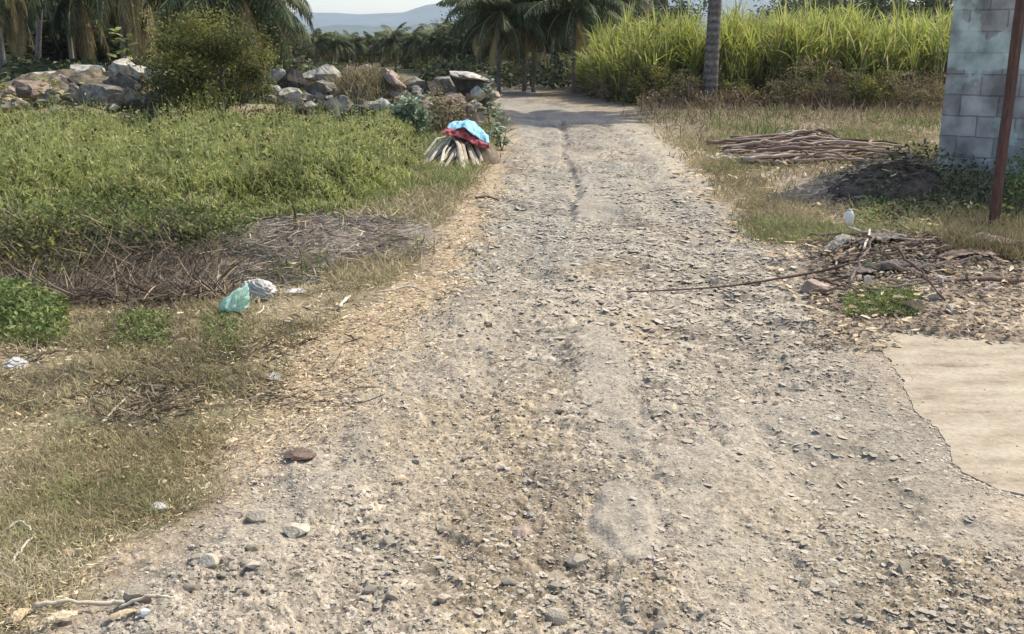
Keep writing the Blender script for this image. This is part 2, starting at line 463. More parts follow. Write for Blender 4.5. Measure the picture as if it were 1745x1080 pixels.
# bed of the cement apron on the right
ins0 = inside(X, Y, SLAB_G); de = seg_dist(X, Y, SLAB_EDGE); ins = ins0 & (de > .09)
wq = np.where(ins0, 1.0, sstep(.38, .03, de)) * (Y < 7)
Z = Z * (1 - wq) + wq * np.clip(.007 + Z * .2, .0, .012)
dt = seg_dist(X, Y, SLAB_TOP)
Z = np.where(ins, -.035 + .075 * np.clip(1 - dt / .16, 0, 1) + .03 * (fbm(X * 8, Y * 8, 55) - .5) * (dt < .3), Z * np.where(inside(X, Y, SLAB_G), .3, 1))

# colours (albedo of the materials that lie there)
def mixc(a, b, t): return a * (1 - t[:, None]) + b * t[:, None]
C = np.zeros((len(X), 3))
f1 = fbm(X * .9, Y * .9, 61); f2 = fbm(X * 4.5, Y * 4.5, 62); f3 = fbm(X * 22, Y * 22, 63, 3)
soil = mixc(np.tile([.25, .195, .14], (len(X), 1)), np.array([.40, .32, .23]), sstep(.3, .7, f2))
soil = mixc(soil, np.array([.12, .095, .07]), .6 * sstep(.55, .75, f3))
olive = mixc(np.tile([.27, .215, .135], (len(X), 1)), np.array([.19, .165, .095]), sstep(.35, .65, f1))
lt = sstep(.16, -.16, X - LG(Y) + .5 * (fbm(X * 4, Y * 4, 43) - .5))
C = mixc(mixc(soil, olive, .65 * sstep(.4, .62, f1) * (Y > 6.8)), olive, lt)
far = np.clip((Y - 35) / 40, 0, 1)
C = mixc(C, np.array([.10, .105, .05]), far)
C = mixc(C, np.array([.22, .185, .15]), np.clip(1.4 * ell(X, Y, 590, 405, .95, .8), 0, 1))
C = mixc(C, np.array([.12, .095, .07]), .75 * np.clip(ell(X, Y, 120, 455, 2.0, .7, .05) * 1.3, 0, 1))
C = mixc(C, np.array([.40, .305, .195]), straw * (.6 + .4 * f2))
rb = mixc(np.tile([.275, .24, .20], (len(X), 1)), np.array([.345, .30, .245]), sstep(.3, .7, f1))
rb = mixc(rb, np.array([.335, .27, .18]), .7 * sstep(.5, .72, fbm(X * 1.5, Y * .9, 66)) * (Y < 9))     # sandy fill
rb = mixc(rb, np.array([.275, .272, .245]), .7 * sstep(.5, .7, fbm(X * .8, Y * .5, 67)))                    # bluish grey stone
sand1 = np.clip(ell(X, Y, 830, 850, .24, .8) * 1.2, 0, 1)
rb = mixc(rb, np.array([.36, .28, .18]), .6 * sand1)
fd2 = np.clip((24 - Y) / 9, 0, 1)
v1 = 1 + fade * (m1 * (r1 - .62) * 1.15) * (1 - .7 * pat); v2 = (1 + fade * m2 * (r2 - .6) * .8 * (1 - .6 * pat)) * (1 + fd2 * m3 * (r3 - .6) * .5 * (1 - .5 * pat))
gap = 1 - fade * (1 - np.maximum(np.maximum(m1, m2), m3)) * .38 * (1 - pat)
speck = 1 - .45 * sstep(.62, .78, fbm(X * 38, Y * 38, 68, 2)) * fd2 * (1 - .8 * pat) + .22 * sstep(.6, .8, fbm(X * 31, Y * 31, 69, 2)) * fd2
rb = rb * (v1 * v2 * gap * speck)[:, None] * (.85 + .3 * f2)[:, None]
rut = np.zeros_like(X)
for rx0 in (-.72, .62): rut = np.maximum(rut, np.exp(-((X - (LR(Y) + RR(Y)) / 2 - rx0) / .22) ** 2))
rb = mixc(rb, np.array([.37, .325, .26]), .45 * rut * sstep(.3, .6, fbm(X * 2, Y * 1, 38)))
rb = rb * (1 - .26 * sstep(.48, .66, fbm(X * 1.7, Y * 1.2, 39)))[:, None]
rb = mixc(rb, np.array([.36, .325, .275]), pat * .7) * .88
rb = rb * np.array([1.03, .995, .925])
C = mixc(C, rb, road)
# pale dust band along the right-hand side of the road farther off
dust = sstep(-.55, -.1, -np.abs(RR(Y) - X - .1) ) * sstep(9, 13, Y) * sstep(24, 20, Y)
C = mixc(C, np.array([.40, .345, .26]), dust * .7)
C = C * (.78 + .44 * fbm(X * 60, Y * 60, 70, 2))[:, None]
rs = sstep(.2, 1.2, X - RR(Y)) * sstep(12, 18, Y) * (Y < 40)
C = mixc(C, np.array([.22, .175, .115]), .7 * rs)
pinky = np.clip(ell(X, Y, 1440, 400, .6, 2.2, .1), 0, 1) * (X > RR(Y) - .3)
C = mixc(C, np.array([.34, .265, .20]), .5 * pinky)
C = np.clip(C, .015, .8)
ncol = len(us); nrow = len(ys)
ii = np.arange(nrow * ncol).reshape(nrow, ncol)
GF = np.stack([ii[:-1, :-1].ravel(), ii[:-1, 1:].ravel(), ii[1:, 1:].ravel(), ii[1:, :-1].ravel()], 1)
gm, N_, L_, B_ = newmat("ground")
at = N_.new("ShaderNodeAttribute"); at.attribute_name = "tone"
tc = N_.new("ShaderNodeTexCoord")
n1 = N_.new("ShaderNodeTexNoise"); n1.inputs["Scale"].default_value = 140; n1.inputs["Detail"].default_value = 6; n1.inputs["Roughness"].default_value = .7
v_ = N_.new("ShaderNodeTexVoronoi"); v_.inputs["Scale"].default_value = 75
for q in (n1, v_): L_.new(tc.outputs["Object"], q.inputs["Vector"])
mr = N_.new("ShaderNodeMapRange"); mr.inputs[1].default_value = .3; mr.inputs[2].default_value = .7; mr.inputs[3].default_value = .72; mr.inputs[4].default_value = 1.25
L_.new(n1.outputs["Fac"], mr.inputs[0])
sv = N_.new("ShaderNodeVectorMath"); sv.operation = 'SCALE'; L_.new(at.outputs["Color"], sv.inputs[0]); L_.new(mr.outputs[0], sv.inputs["Scale"])
hs = N_.new("ShaderNodeMix"); hs.data_type = 'RGBA'; hs.blend_type = 'SOFT_LIGHT'; hs.inputs[0].default_value = .35
L_.new(sv.outputs[0], hs.inputs[6]); L_.new(v_.outputs["Color"], hs.inputs[7])
bw = N_.new("ShaderNodeRGBToBW"); L_.new(v_.outputs["Color"], bw.inputs[0]); L_.new(bw.outputs[0], hs.inputs[7])
L_.new(hs.outputs[2], B_.inputs["Base Color"])
B_.inputs["Roughness"].default_value = .97; B_.inputs["Specular IOR Level"].default_value = .12
add = N_.new("ShaderNodeMath"); add.operation = 'ADD'; L_.new(n1.outputs["Fac"], add.inputs[0]); L_.new(v_.outputs["Distance"], add.inputs[1])
bp = N_.new("ShaderNodeBump"); bp.inputs["Strength"].default_value = .55; bp.inputs["Distance"].default_value = .006
L_.new(add.outputs[0], bp.inputs["Height"]); L_.new(bp.outputs[0], B_.inputs["Normal"])
ground = from_np("ground", np.stack([X, Y, Z], 1), GF, gm, smooth=True, colors=C)
tag(ground, kind="structure")
ZG = Z.reshape(nrow, ncol)
def GZ(x, y):                               # height of the built ground sheet
    x = np.asarray(x, float); y = np.asarray(y, float)
    fr = np.clip(np.interp(y, ys, np.arange(nrow)), 0, nrow - 1.001); r0 = fr.astype(int); fr = fr - r0
    def row(r_):
        c = np.clip(np.interp(x / S[r_], us, np.arange(ncol)), 0, ncol - 1.001); c0_ = c.astype(int); c = c - c0_
        return ZG[r_, c0_] * (1 - c) + ZG[r_, c0_ + 1] * c
    return row(r0) * (1 - fr) + row(r0 + 1) * fr
HT = GZ
def gz(x, y):
    return float(GZ(x, y))
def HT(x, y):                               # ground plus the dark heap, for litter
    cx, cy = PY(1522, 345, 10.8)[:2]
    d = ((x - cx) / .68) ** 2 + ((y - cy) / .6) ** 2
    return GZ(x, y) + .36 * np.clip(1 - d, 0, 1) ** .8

# cement apron
def apron():
    pts = []
    for a, b in zip(SLAB_G, SLAB_G[1:] + SLAB_G[:1]):
        n = max(2, int(math.dist(a, b) / .025))
        for i in range(n):
            t = i / n; x = a[0] + (b[0] - a[0]) * t; y = a[1] + (b[1] - a[1]) * t
            j = .03 * (fbm(np.array(x * 9), np.array(y * 9), 81) - .5) * 2 + .035 * (fbm(np.array(x * 24), np.array(y * 24), 82) - .5)
            pts.append((x + float(j), y + float(j) * .8))
    bm = bmesh.new()
    top = [bm.verts.new((x, y, .0115 + .001 * random.random())) for x, y in pts]
    bot = [bm.verts.new((x + .002, y + .002, -.02)) for x, y in pts]
    f = bm.faces.new(top)
    for i in range(len(pts)):
        k = (i + 1) % len(pts); bm.faces.new((top[i], bot[i], bot[k], top[k]))
    bmesh.ops.recalc_face_normals(bm, faces=bm.faces)
    bmesh.ops.triangulate(bm, faces=[f])
    me = bpy.data.meshes.new("pavement"); bm.to_mesh(me); bm.free()
    m, N, L, B = newmat("cement_apron")
    tc = N.new("ShaderNodeTexCoord")
    mp = N.new("ShaderNodeMapping"); mp.inputs["Scale"].default_value = (1, 2.6, 1); mp.inputs["Rotation"].default_value = (0, 0, .12)
    L.new(tc.outputs["Object"], mp.inputs[0])
    n = N.new("ShaderNodeTexNoise"); n.inputs["Scale"].default_value = 2.6; n.inputs["Detail"].default_value = 9; n.inputs["Roughness"].default_value = .6
    L.new(mp.outputs[0], n.inputs["Vector"])
    r = ramp(N, [(.3, (.20, .155, .105)), (.42, (.345, .28, .20)), (.56, (.405, .34, .25)), (.75, (.455, .39, .295))]); L.new(n.outputs["Fac"], r.inputs[0])
    n2 = N.new("ShaderNodeTexNoise"); n2.inputs["Scale"].default_value = 45; n2.inputs["Detail"].default_value = 6; L.new(tc.outputs["Object"], n2.inputs["Vector"])
    mr = N.new("ShaderNodeMapRange"); mr.inputs[1].default_value = .3; mr.inputs[2].default_value = .72; mr.inputs[3].default_value = .82; mr.inputs[4].default_value = 1.1
    L.new(n2.outputs["Fac"], mr.inputs[0])
    s = N.new("ShaderNodeVectorMath"); s.operation = 'SCALE'; L.new(r.outputs[0], s.inputs[0]); L.new(mr.outputs[0], s.inputs["Scale"])
    L.new(s.outputs[0], B.inputs["Base Color"]); B.inputs["Roughness"].default_value = .95; B.inputs["Specular IOR Level"].default_value = .15
    b = N.new("ShaderNodeBump"); b.inputs["Strength"].default_value = .6; b.inputs["Distance"].default_value = .02
    ad = N.new("ShaderNodeMath"); ad.operation = 'MULTIPLY_ADD'; ad.inputs[1].default_value = .35; L.new(n2.outputs["Fac"], ad.inputs[0]); L.new(n.outputs["Fac"], ad.inputs[2])
    L.new(ad.outputs[0], b.inputs["Height"]); L.new(b.outputs[0], B.inputs["Normal"])
    me.materials.append(m)
    o = bpy.data.objects.new("pavement", me); col.objects.link(o); tag(o, kind="structure")
apron()

# ------------------------------------------------------------------ hills
def hills(name, Yd, prof, colr, seed, depth):
    g = np.array([[PY(px, py - 5, Yd)[0], PY(px, py - 5, Yd)[2]] for px, py in prof])
    xs = np.linspace(g[0, 0], g[-1, 0], 260)
    ridge = np.interp(xs, g[:, 0], g[:, 1]) + 10 * (fbm(xs / 60, xs * 0, seed) - .5)
    rows = 26
    V = []
    for j in range(rows):
        t = j / (rows - 1)
        yy = Yd - depth * (1 - t)
        V.append(np.stack([xs, np.full_like(xs, yy), ridge * t ** .8 + 5 * (fbm(xs / 70, xs * 0 + yy / 70, seed + 3) - .5) * (t < 1) * t], 1))
    V.append(np.stack([xs, np.full_like(xs, Yd + depth), xs * 0 - 5], 1)); rows += 1
    V = np.concatenate(V); n = len(xs)
    i = np.arange(rows * n).reshape(rows, n)
    F = np.stack([i[:-1, :-1].ravel(), i[:-1, 1:].ravel(), i[1:, 1:].ravel(), i[1:, :-1].ravel()], 1)
    m = attr_mat(name + "_cover", [(0, colr), (1, tuple(c * 1.4 for c in colr))], .95, .01, .3)
    o = from_np(name, V, F, m, rnd=rng.random(len(V)), smooth=True); tag(o, kind="structure")
hills("hills", 2600, [(-1600, 60), (-600, 30), (-100, 36), (300, 30), (480, 25), (560, 26), (640, 28), (690, 25), (720, 14), (742, 12), (770, 6), (810, -8), (900, -40), (1000, -60), (1150, -50), (1230, -30), (1330, -18), (1450, 5), (1700, 20), (2400, 40), (3300, 60)], (.045, .07, .085), 5, 350)
hills("foothills", 1500, [(-1600, 66), (-300, 60), (300, 62), (480, 56), (600, 50), (700, 46), (760, 44), (850, 40), (1100, 46), (1330, 52), (1700, 56), (3300, 66)], (.045, .07, .06), 9, 300)

# ------------------------------------------------------------------ haze
def haze():
    bm = bmesh.new(); bmesh.ops.create_cube(bm, size=1)
    bmesh.ops.scale(bm, vec=(24000, 4200, 262), verts=bm.verts); bmesh.ops.translate(bm, vec=(0, 1450, 128), verts=bm.verts)
    me = bpy.data.meshes.new("haze"); bm.to_mesh(me); bm.free()
    m = bpy.data.materials.new("haze"); m.use_nodes = True; N = m.node_tree.nodes; L = m.node_tree.links
    N.remove(N["Principled BSDF"])
    v = N.new("ShaderNodeVolumePrincipled"); v.inputs["Color"].default_value = (.86, .92, 1, 1); v.inputs["Density"].default_value = .00019
    v.inputs["Anisotropy"].default_value = .3
    L.new(v.outputs[0], N["Material Output"].inputs["Volume"])
    me.materials.append(m); o = bpy.data.objects.new("haze", me); col.objects.link(o); tag(o, kind="stuff")
haze()

# ------------------------------------------------------------------ building at the right
def wall_mat(name, base, paint, stops, seed, bw_=.40, bh=.23, mort=(.30, .30, .30), stain=True):
    m, N, L, B = newmat(name)
    tc = N.new("ShaderNodeTexCoord")
    sx = N.new("ShaderNodeSeparateXYZ"); L.new(tc.outputs["Object"], sx.inputs[0])
    cb = N.new("ShaderNodeCombineXYZ")
    ad = N.new("ShaderNodeMath"); ad.operation = 'ADD'; L.new(sx.outputs[0], ad.inputs[0]); L.new(sx.outputs[1], ad.inputs[1])
    L.new(ad.outputs[0], cb.inputs[0]); L.new(sx.outputs[2], cb.inputs[1])
    nw = N.new("ShaderNodeTexNoise"); nw.inputs["Scale"].default_value = 5; L.new(cb.outputs[0], nw.inputs["Vector"])
    wv = N.new("ShaderNodeVectorMath"); wv.operation = 'MULTIPLY_ADD'; wv.inputs[1].default_value = (.02, .02, .0); L.new(nw.outputs["Color"], wv.inputs[0]); L.new(cb.outputs[0], wv.inputs[2])
    br = N.new("ShaderNodeTexBrick"); br.inputs["Scale"].default_value = 1.0
    br.inputs["Brick Width"].default_value = bw_; br.inputs["Row Height"].default_value = bh; br.inputs["Mortar Size"].default_value = .008; br.inputs["Mortar Smooth"].default_value = .2
    br.inputs["Color1"].default_value = (*base, 1); br.inputs["Color2"].default_value = (*[c * .72 for c in base], 1); br.inputs["Mortar"].default_value = (*mort, 1); br.inputs["Bias"].default_value = -.1
    L.new(wv.outputs[0], br.inputs["Vector"])
    # old lime paint left in patches
    n1 = N.new("ShaderNodeTexNoise"); n1.inputs["Scale"].default_value = 1.7; n1.inputs["Detail"].default_value = 11; n1.inputs["Roughness"].default_value = .62; n1.noise_dimensions = '4D'; n1.inputs["W"].default_value = seed
    L.new(cb.outputs[0], n1.inputs["Vector"])
    # more paint around eye height: band between 1.3 and 2.0 m
    bd = N.new("ShaderNodeMapRange"); bd.interpolation_type = 'SMOOTHSTEP'; bd.inputs[1].default_value = 1.40; bd.inputs[2].default_value = 1.46; L.new(sx.outputs[2], bd.inputs[0])
    bd2 = N.new("ShaderNodeMapRange"); bd2.interpolation_type = 'SMOOTHSTEP'; bd2.inputs[1].default_value = 2.05; bd2.inputs[2].default_value = 1.72; L.new(sx.outputs[2], bd2.inputs[0])
    bm_ = N.new("ShaderNodeMath"); bm_.operation = 'MULTIPLY'; L.new(bd.outputs[0], bm_.inputs[0]); L.new(bd2.outputs[0], bm_.inputs[1])
    su = N.new("ShaderNodeMath"); su.operation = 'MULTIPLY_ADD'; su.inputs[1].default_value = .16; L.new(bm_.outputs[0], su.inputs[0]); L.new(n1.outputs["Fac"], su.inputs[2])
    rp = N.new("ShaderNodeMapRange"); rp.inputs[1].default_value = .565; rp.inputs[2].default_value = .585; L.new(su.outputs[0], rp.inputs[0])
    mx = N.new("ShaderNodeMix"); mx.data_type = 'RGBA'; L.new(rp.outputs[0], mx.inputs[0]); L.new(br.outputs["Color"], mx.inputs[6]); mx.inputs[7].default_value = (*paint, 1)
    # vertical rain streaks and dirt
    mp = N.new("ShaderNodeMapping"); mp.inputs["Scale"].default_value = (2.6, 1.9, 1); L.new(cb.outputs[0], mp.inputs[0])
    n2 = N.new("ShaderNodeTexNoise"); n2.inputs["Scale"].default_value = 1.6; n2.inputs["Detail"].default_value = 6; L.new(mp.outputs[0], n2.inputs["Vector"])
    mr = N.new("ShaderNodeMapRange"); mr.inputs[1].default_value = .35; mr.inputs[2].default_value = .65; mr.inputs[3].default_value = .55; mr.inputs[4].default_value = 1.25; L.new(n2.outputs["Fac"], mr.inputs[0])
    s = N.new("ShaderNodeVectorMath"); s.operation = 'SCALE'; L.new(mx.outputs[2], s.inputs[0]); L.new(mr.outputs[0], s.inputs["Scale"])
    L.new(s.outputs[0], B.inputs["Base Color"]); B.inputs["Roughness"].default_value = .95; B.inputs["Specular IOR Level"].default_value = .15
    n3 = N.new("ShaderNodeTexNoise"); n3.inputs["Scale"].default_value = 35; n3.inputs["Detail"].default_value = 8; L.new(tc.outputs["Object"], n3.inputs["Vector"])
    a2 = N.new("ShaderNodeMath"); a2.operation = 'MULTIPLY_ADD'; a2.inputs[1].default_value = .4; L.new(n3.outputs["Fac"], a2.inputs[0])
    iv = N.new("ShaderNodeMath"); iv.operation = 'SUBTRACT'; iv.inputs[0].default_value = 1; L.new(br.outputs["Fac"], iv.inputs[1]); L.new(iv.outputs[0], a2.inputs[2])
    b = N.new("ShaderNodeBump"); b.inputs["Strength"].default_value = 1; b.inputs["Distance"].default_value = .02; L.new(a2.outputs[0], b.inputs["Height"]); L.new(b.outputs[0], B.inputs["Normal"])
    return m
def box(acc, x0, x1, y0, y1, z0, z1, r=.5):
    V = np.array([(x, y, z) for z in (z0, z1) for y in (y0, y1) for x in (x0, x1)])
    F = np.array([(0, 2, 3, 1), (4, 5, 7, 6), (0, 1, 5, 4), (2, 6, 7, 3), (0, 4, 6, 2), (1, 3, 7, 5)])
    acc.add(V, F, r)
bx, by = G(1592, 316)
bld = thing("building", "weathered block building with pale green paint patches behind the rusty post", "building", (bx, by, -.1), R(-38))
wm = wall_mat("block_wall", (.43, .40, .36), (.47, .52, .45), None, 2.0, mort=(.25, .24, .225))
a = Acc(); box(a, 0, 1.14, 0, .32, 0, 3.5)
o = a.build("pier", wm, bld); 
bv = o.modifiers.new("bevel", 'BEVEL'); bv.width = .012; bv.segments = 2
a = Acc(); box(a, .02, 4.6, .33, 3.4, 0, 3.5)
o = a.build("wall", wm, bld)
wm2 = wall_mat("plaster_wall", (.40, .33, .29), (.40, .50, .45), None, 7.3, 1.4, .9, (.33, .30, .27))
a = Acc(); box(a, 1.142, 4.6, .09, .328, 0, 3.5)
o = a.build("plaster_wall", wm2, bld); o["label"] = "pinkish and green plastered wall beside the block pier"
a = Acc(); box(a, 1.144, 4.6, .04, .088, .86, .92, .8)
a.build("ledge", M['concrete_bit'], bld)
a = Acc(); box(a, -.14, 4.75, -.14, 3.5, 3.502, 3.62, .4)
a.build("roof", M['concrete_bit'], bld)

# rusty post
m, N, L, B = newmat("rusty_steel")
tc = N.new("ShaderNodeTexCoord"); mp = N.new("ShaderNodeMapping"); mp.inputs["Scale"].default_value = (6, 6, 1.4); L.new(tc.outputs["Object"], mp.inputs[0])
n = N.new("ShaderNodeTexNoise"); n.inputs["Scale"].default_value = 5; n.inputs["Detail"].default_value = 9; n.inputs["Roughness"].default_value = .65; L.new(mp.outputs[0], n.inputs["Vector"])
r = ramp(N, [(.3, (.04, .022, .017)), (.5, (.09, .04, .027)), (.65, (.15, .065, .04)), (.8, (.24, .14, .10))]); L.new(n.outputs["Fac"], r.inputs[0]); L.new(r.outputs[0], B.inputs["Base Color"])
B.inputs["Roughness"].default_value = .8; B.inputs["Metallic"].default_value = .0
b = N.new("ShaderNodeBump"); b.inputs["Strength"].default_value = .5; b.inputs["Distance"].default_value = .006; L.new(n.outputs["Fac"], b.inputs["Height"]); L.new(b.outputs[0], B.inputs["Normal"])
px_, py_ = G(1690, 402)
post = thing("post", "tall rusty reddish brown metal post standing in the grass at right", "post", (px_, py_, gz(px_, py_) - .05), R(28))
def prof(pts, z0, z1, dx=0, dy=0, segs=10):
    n = len(pts); V = []
    for k in range(segs + 1):
        t = k / segs; wv = .004 * math.sin(k * 1.9)
        V += [(x + dx * t + wv, y + dy * t, z0 + (z1 - z0) * t) for x, y in pts]
    F = [(k * n + i, k * n + (i + 1) % n, (k + 1) * n + (i + 1) % n, (k + 1) * n + i) for k in range(segs) for i in range(n)]
    return np.array(V), np.array(F)
a = Acc()
V, F = prof([(-.031, -.031), (.031, -.031), (.031, -.022), (-.022, -.022), (-.022, .031), (-.031, .031)], 0, 2.9, .02, 0)
a.add(V, F, .5); a.F.setdefault(6, []).append(np.array([[len(V) - 6 + i for i in range(6)]]))
a.build("angle_bar", m, post)
a = Acc(); V, Fs = tube([(-.012, -.012, 0), (-.006, -.012, 1.4), (.006, -.012, 2.88)], [.016, .0155, .015], 10); a.add(V, Fs, .5); a.build("pipe", m, post, True)

# ------------------------------------------------------------------ boulders behind the field
def boulder(px, py, wpx, hpx, tone, label, Yd=20.0, mat='boulder', dep=.8, rot=0.0, tilt=0.0, seed=None, planes=16, group="boulders piled behind the green field", n=4):
    s = seed if seed is not None else int(px * 7 + py)
    V, F = rock_verts(s, n, planes, (.42, .82), .05)
    V = V / (V.max(0) - V.min(0)); V -= (V.max(0) + V.min(0)) / 2
    k = mpp(Yd) * 1.12
    V = V * np.array([wpx * k, wpx * k * dep, hpx * k])
    c, q = math.cos(tilt), math.sin(tilt)
    V = np.stack([V[:, 0] * c + V[:, 2] * q, V[:, 1], -V[:, 0] * q + V[:, 2] * c], 1)
    p = PY(px, py, Yd)
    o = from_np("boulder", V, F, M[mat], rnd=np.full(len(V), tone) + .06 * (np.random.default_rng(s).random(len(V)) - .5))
    o.location = tuple(float(v) for v in p); o.rotation_euler = (0, 0, rot)
    return tag(o, label, "boulder", group)
BL = [
 (85, 130, 74, 16, .95, "long pale flat slab lowest at the far left of the rock pile", 22, 'boulder', 0.0),
 (146, 123, 48, 22, 1.0, "white flat slab with dark underside left of the round bush", 21.5, 'boulder', .05),
 (208, 116, 40, 30, .95, "rounded pale boulder topping the pile left of the bush", 21.5, 'boulder', 0),
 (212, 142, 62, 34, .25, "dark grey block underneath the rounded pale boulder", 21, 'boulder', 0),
 (236, 124, 36, 20, .85, "small speckled pale stone between rounded boulder and bush", 21, 'boulder', .3),
 (270, 127, 46, 22, .95, "whitish slab sloping down into the left of the bush", 20.5, 'boulder', .35),
 (268, 172, 52, 46, .12, "dark shaded boulder low beside the left foot of the bush", 19.5, 'boulder', 0),  # low tone paints in the shade on this boulder
 (175, 168, 74, 44, .5, "brownish grey rough boulder in front of the left pile", 19.5, 'boulder', .1),
 (128, 162, 34, 30, .6, "small tan boulder in front left of the pile by a leafy weed", 19.5, 'boulder', .2),
 (112, 140, 28, 24, .8, "pinkish block under the long pale slab at far left", 21, 'red_rock', 0),
 (55, 152, 66, 26, .45, "low reddish brown rock at the far left edge", 20.5, 'red_rock', .1),
 (18, 158, 40, 24, .7, "pink tan rock nearest the left edge of the view", 20.5, 'red_rock', 0),
 (220, 172, 50, 40, .42, "grey brown boulder between rough boulder and dark shaded one", 19.6, 'boulder', 0),
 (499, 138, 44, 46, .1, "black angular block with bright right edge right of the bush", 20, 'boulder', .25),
 (474, 126, 24, 20, .85, "small pale round stone left of the black angular block", 20.6, 'boulder', 0),
 (472, 152, 16, 12, .9, "tiny white stone at the foot of the black angular block", 19.4, 'boulder', 0),
 (549, 127, 62, 32, .8, "large pale green grey slab right of the black angular block", 21, 'boulder', .1),
 (545, 152, 50, 26, .5, "mossy grey rock below the large pale slab", 20, 'boulder', -.2),
 (490, 166, 44, 30, .8, "light grey squarish boulder in front of the black angular block", 19, 'boulder', 0),
 (528, 179, 22, 12, .75, "little yellowish stone low in the weeds of the pile", 18.6, 'boulder', 0),
 (577, 184, 42, 42, .62, "mauve grey cracked boulder in front of the brown heap", 18.4, 'boulder', .3),
 (604, 130, 32, 30, .7, "pink tinted boulder on top left of the brown heap", 20.6, 'red_rock', 0),
 (636, 126, 44, 26, .6, "dusty pink boulder on the middle of the brown heap", 21, 'red_rock', .1),
 (663, 128, 34, 16, .75, "upper reddish slab leaning right on the brown heap", 20.4, 'red_rock', .5),
 (672, 138, 40, 14, .8, "lower orange red slab leaning on the right of the heap", 20.0, 'red_rock', .55),
 (652, 181, 40, 24, .92, "cream coloured angular slab left of the silvery shrub", 18.4, 'boulder', .35),
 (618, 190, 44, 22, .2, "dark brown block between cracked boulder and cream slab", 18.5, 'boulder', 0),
 (704, 144, 38, 22, .6, "grey boulder right of the leaning red slabs", 20.5, 'boulder', -.1),
 (732, 149, 34, 24, .2, "dark grey round boulder in the middle of the right pile", 20.2, 'boulder', 0),
 (757, 142, 38, 22, .72, "pale mauve boulder left of the big capped block", 20.6, 'boulder', -.1),
 (797, 145, 60, 36, .12, "big dark brown block carrying a pale cap slab", 20.2, 'boulder', .05),
 (799, 130, 62, 13, .95, "curved cream slab capping the big dark block", 20.0, 'boulder', .17),
 (816, 160, 26, 20, .95, "bright white stone at the right foot of the capped block", 19.4, 'boulder', .5),
 (770, 172, 44, 22, .4, "low brown rock half hidden in dry weeds under the pile", 19.2, 'red_rock', 0),
]
rr_ = np.random.default_rng(717)
for i in range(110):
    px = rr_.uniform(-20, 285) if i < 50 else rr_.uniform(455, 850); py = 150 + 26 * rr_.normal() * .6 + 14
    py = min(max(py, 128), 192); wq = rr_.uniform(9, 26)
    boulder(px, py, wq, wq * rr_.uniform(.5, .8), float(np.clip(rr_.normal(.5, .25), 0, 1)), "small rubble stone lying among the boulders of the pile", 21.0 - (py - 130) * .035, 'boulder' if rr_.random() < .75 else 'red_rock', seed=int(i * 3 + 1), n=2, group="small rubble stones of the rock pile")
for (px, py, w_, h_, tone, lab, Yd, mt, tl) in BL:
    boulder(px, py, w_, h_, tone, lab, Yd, mt, tilt=tl)
# soil heaps the boulders lie on
def heap(px, py, Yd, rx, ry, h, label, seed, mat='soil', name="soil_heap"):
    p = PY(px, py, Yd)
    def fn(u, v):
        x = (u - .5) * 2 * rx * 1.3; y = (v - .5) * 2 * ry * 1.3
        d = np.hypot(x / rx, y / ry)
        z = h * np.clip(1 - d * d, 0, 1) ** .8 * (.6 + .8 * fbm(x * 2.2 + seed, y * 2.2, seed)) + .12 * h * fbm(x * 11, y * 11, seed + 1) * (d < 1) - .12 * (d >= 1)
        return np.stack([x, y, z], 1)
    V, F = sheet(90, 60, fn)
    o = from_np(name, V, F, M[mat], rnd=fbm(V[:, 0] * 4, V[:, 1] * 4, seed))
    o.location = (float(p[0]), float(p[1]), gz(p[0], p[1]) - .05)
    return tag(o, label, "heap")
heap(628, 180, 20.6, 1.1, .8, .62, "brown heap of soil overgrown with dry weeds right of the cracked boulder", 3)
heap(130, 180, 21.3, 2.2, .8, .6, "long brown heap of soil under the rocks left of the bush", 4)
heap(770, 180, 20.6, 1.0, .7, .5, "low brown heap of soil under the big capped block", 6)

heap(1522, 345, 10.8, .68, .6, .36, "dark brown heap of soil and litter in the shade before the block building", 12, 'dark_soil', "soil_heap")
# ------------------------------------------------------------------ plants
def ball_points(n, cx, cy, cz, rx, ry, rz, seed, clumps=40, cr=.28, shell=.55):
    """points gathered in clumps spread through an ellipsoid"""
    r = np.random.default_rng(seed)
    d = r.normal(size=(clumps, 3)); d /= np.linalg.norm(d, axis=1)[:, None]
    rad = shell + (1 - shell) * r.random(clumps) ** .5
    c = d * rad[:, None] * np.array([rx, ry, rz])
    c *= (1 + .18 * r.normal(size=(clumps, 1)))
    k = r.integers(0, clumps, n)
    q = r.normal(size=(n, 3)) * cr * np.array([rx, ry, rz]) * r.uniform(.5, 1.2, clumps)[k][:, None]
    P = c[k] + q + np.array([cx, cy, cz])
    tone = r.random(clumps)[k] * .55 + .45 * r.random(n)
    return P, tone
def limbs(acc, base, top, r0, n, spread, seed, r=.4):
    rg = np.random.default_rng(seed)
    base = np.array(base, float); top = np.array(top, float)
    mid = (base + top) / 2 + rg.normal(size=3) * .06 * np.linalg.norm(top - base)
    V, Fs = tube([base, base * .6 + mid * .4, mid, top], [r0, r0 * .8, r0 * .6, r0 * .3], 8); acc.add(V, Fs, r)
    for i in range(n):
        t = rg.uniform(.25, .95); p = base + (top - base) * t
        d = rg.normal(size=3); d[2] = abs(d[2]) * .7 + .2; d /= np.linalg.norm(d)
        e = p + d * np.array(spread) * rg.uniform(.6, 1)
        m_ = (p + e) / 2 + rg.normal(size=3) * .08 * np.linalg.norm(e - p)
        V, Fs = tube([p, m_, e], [r0 * .4, r0 * .25, r0 * .08], 5); acc.add(V, Fs, r)
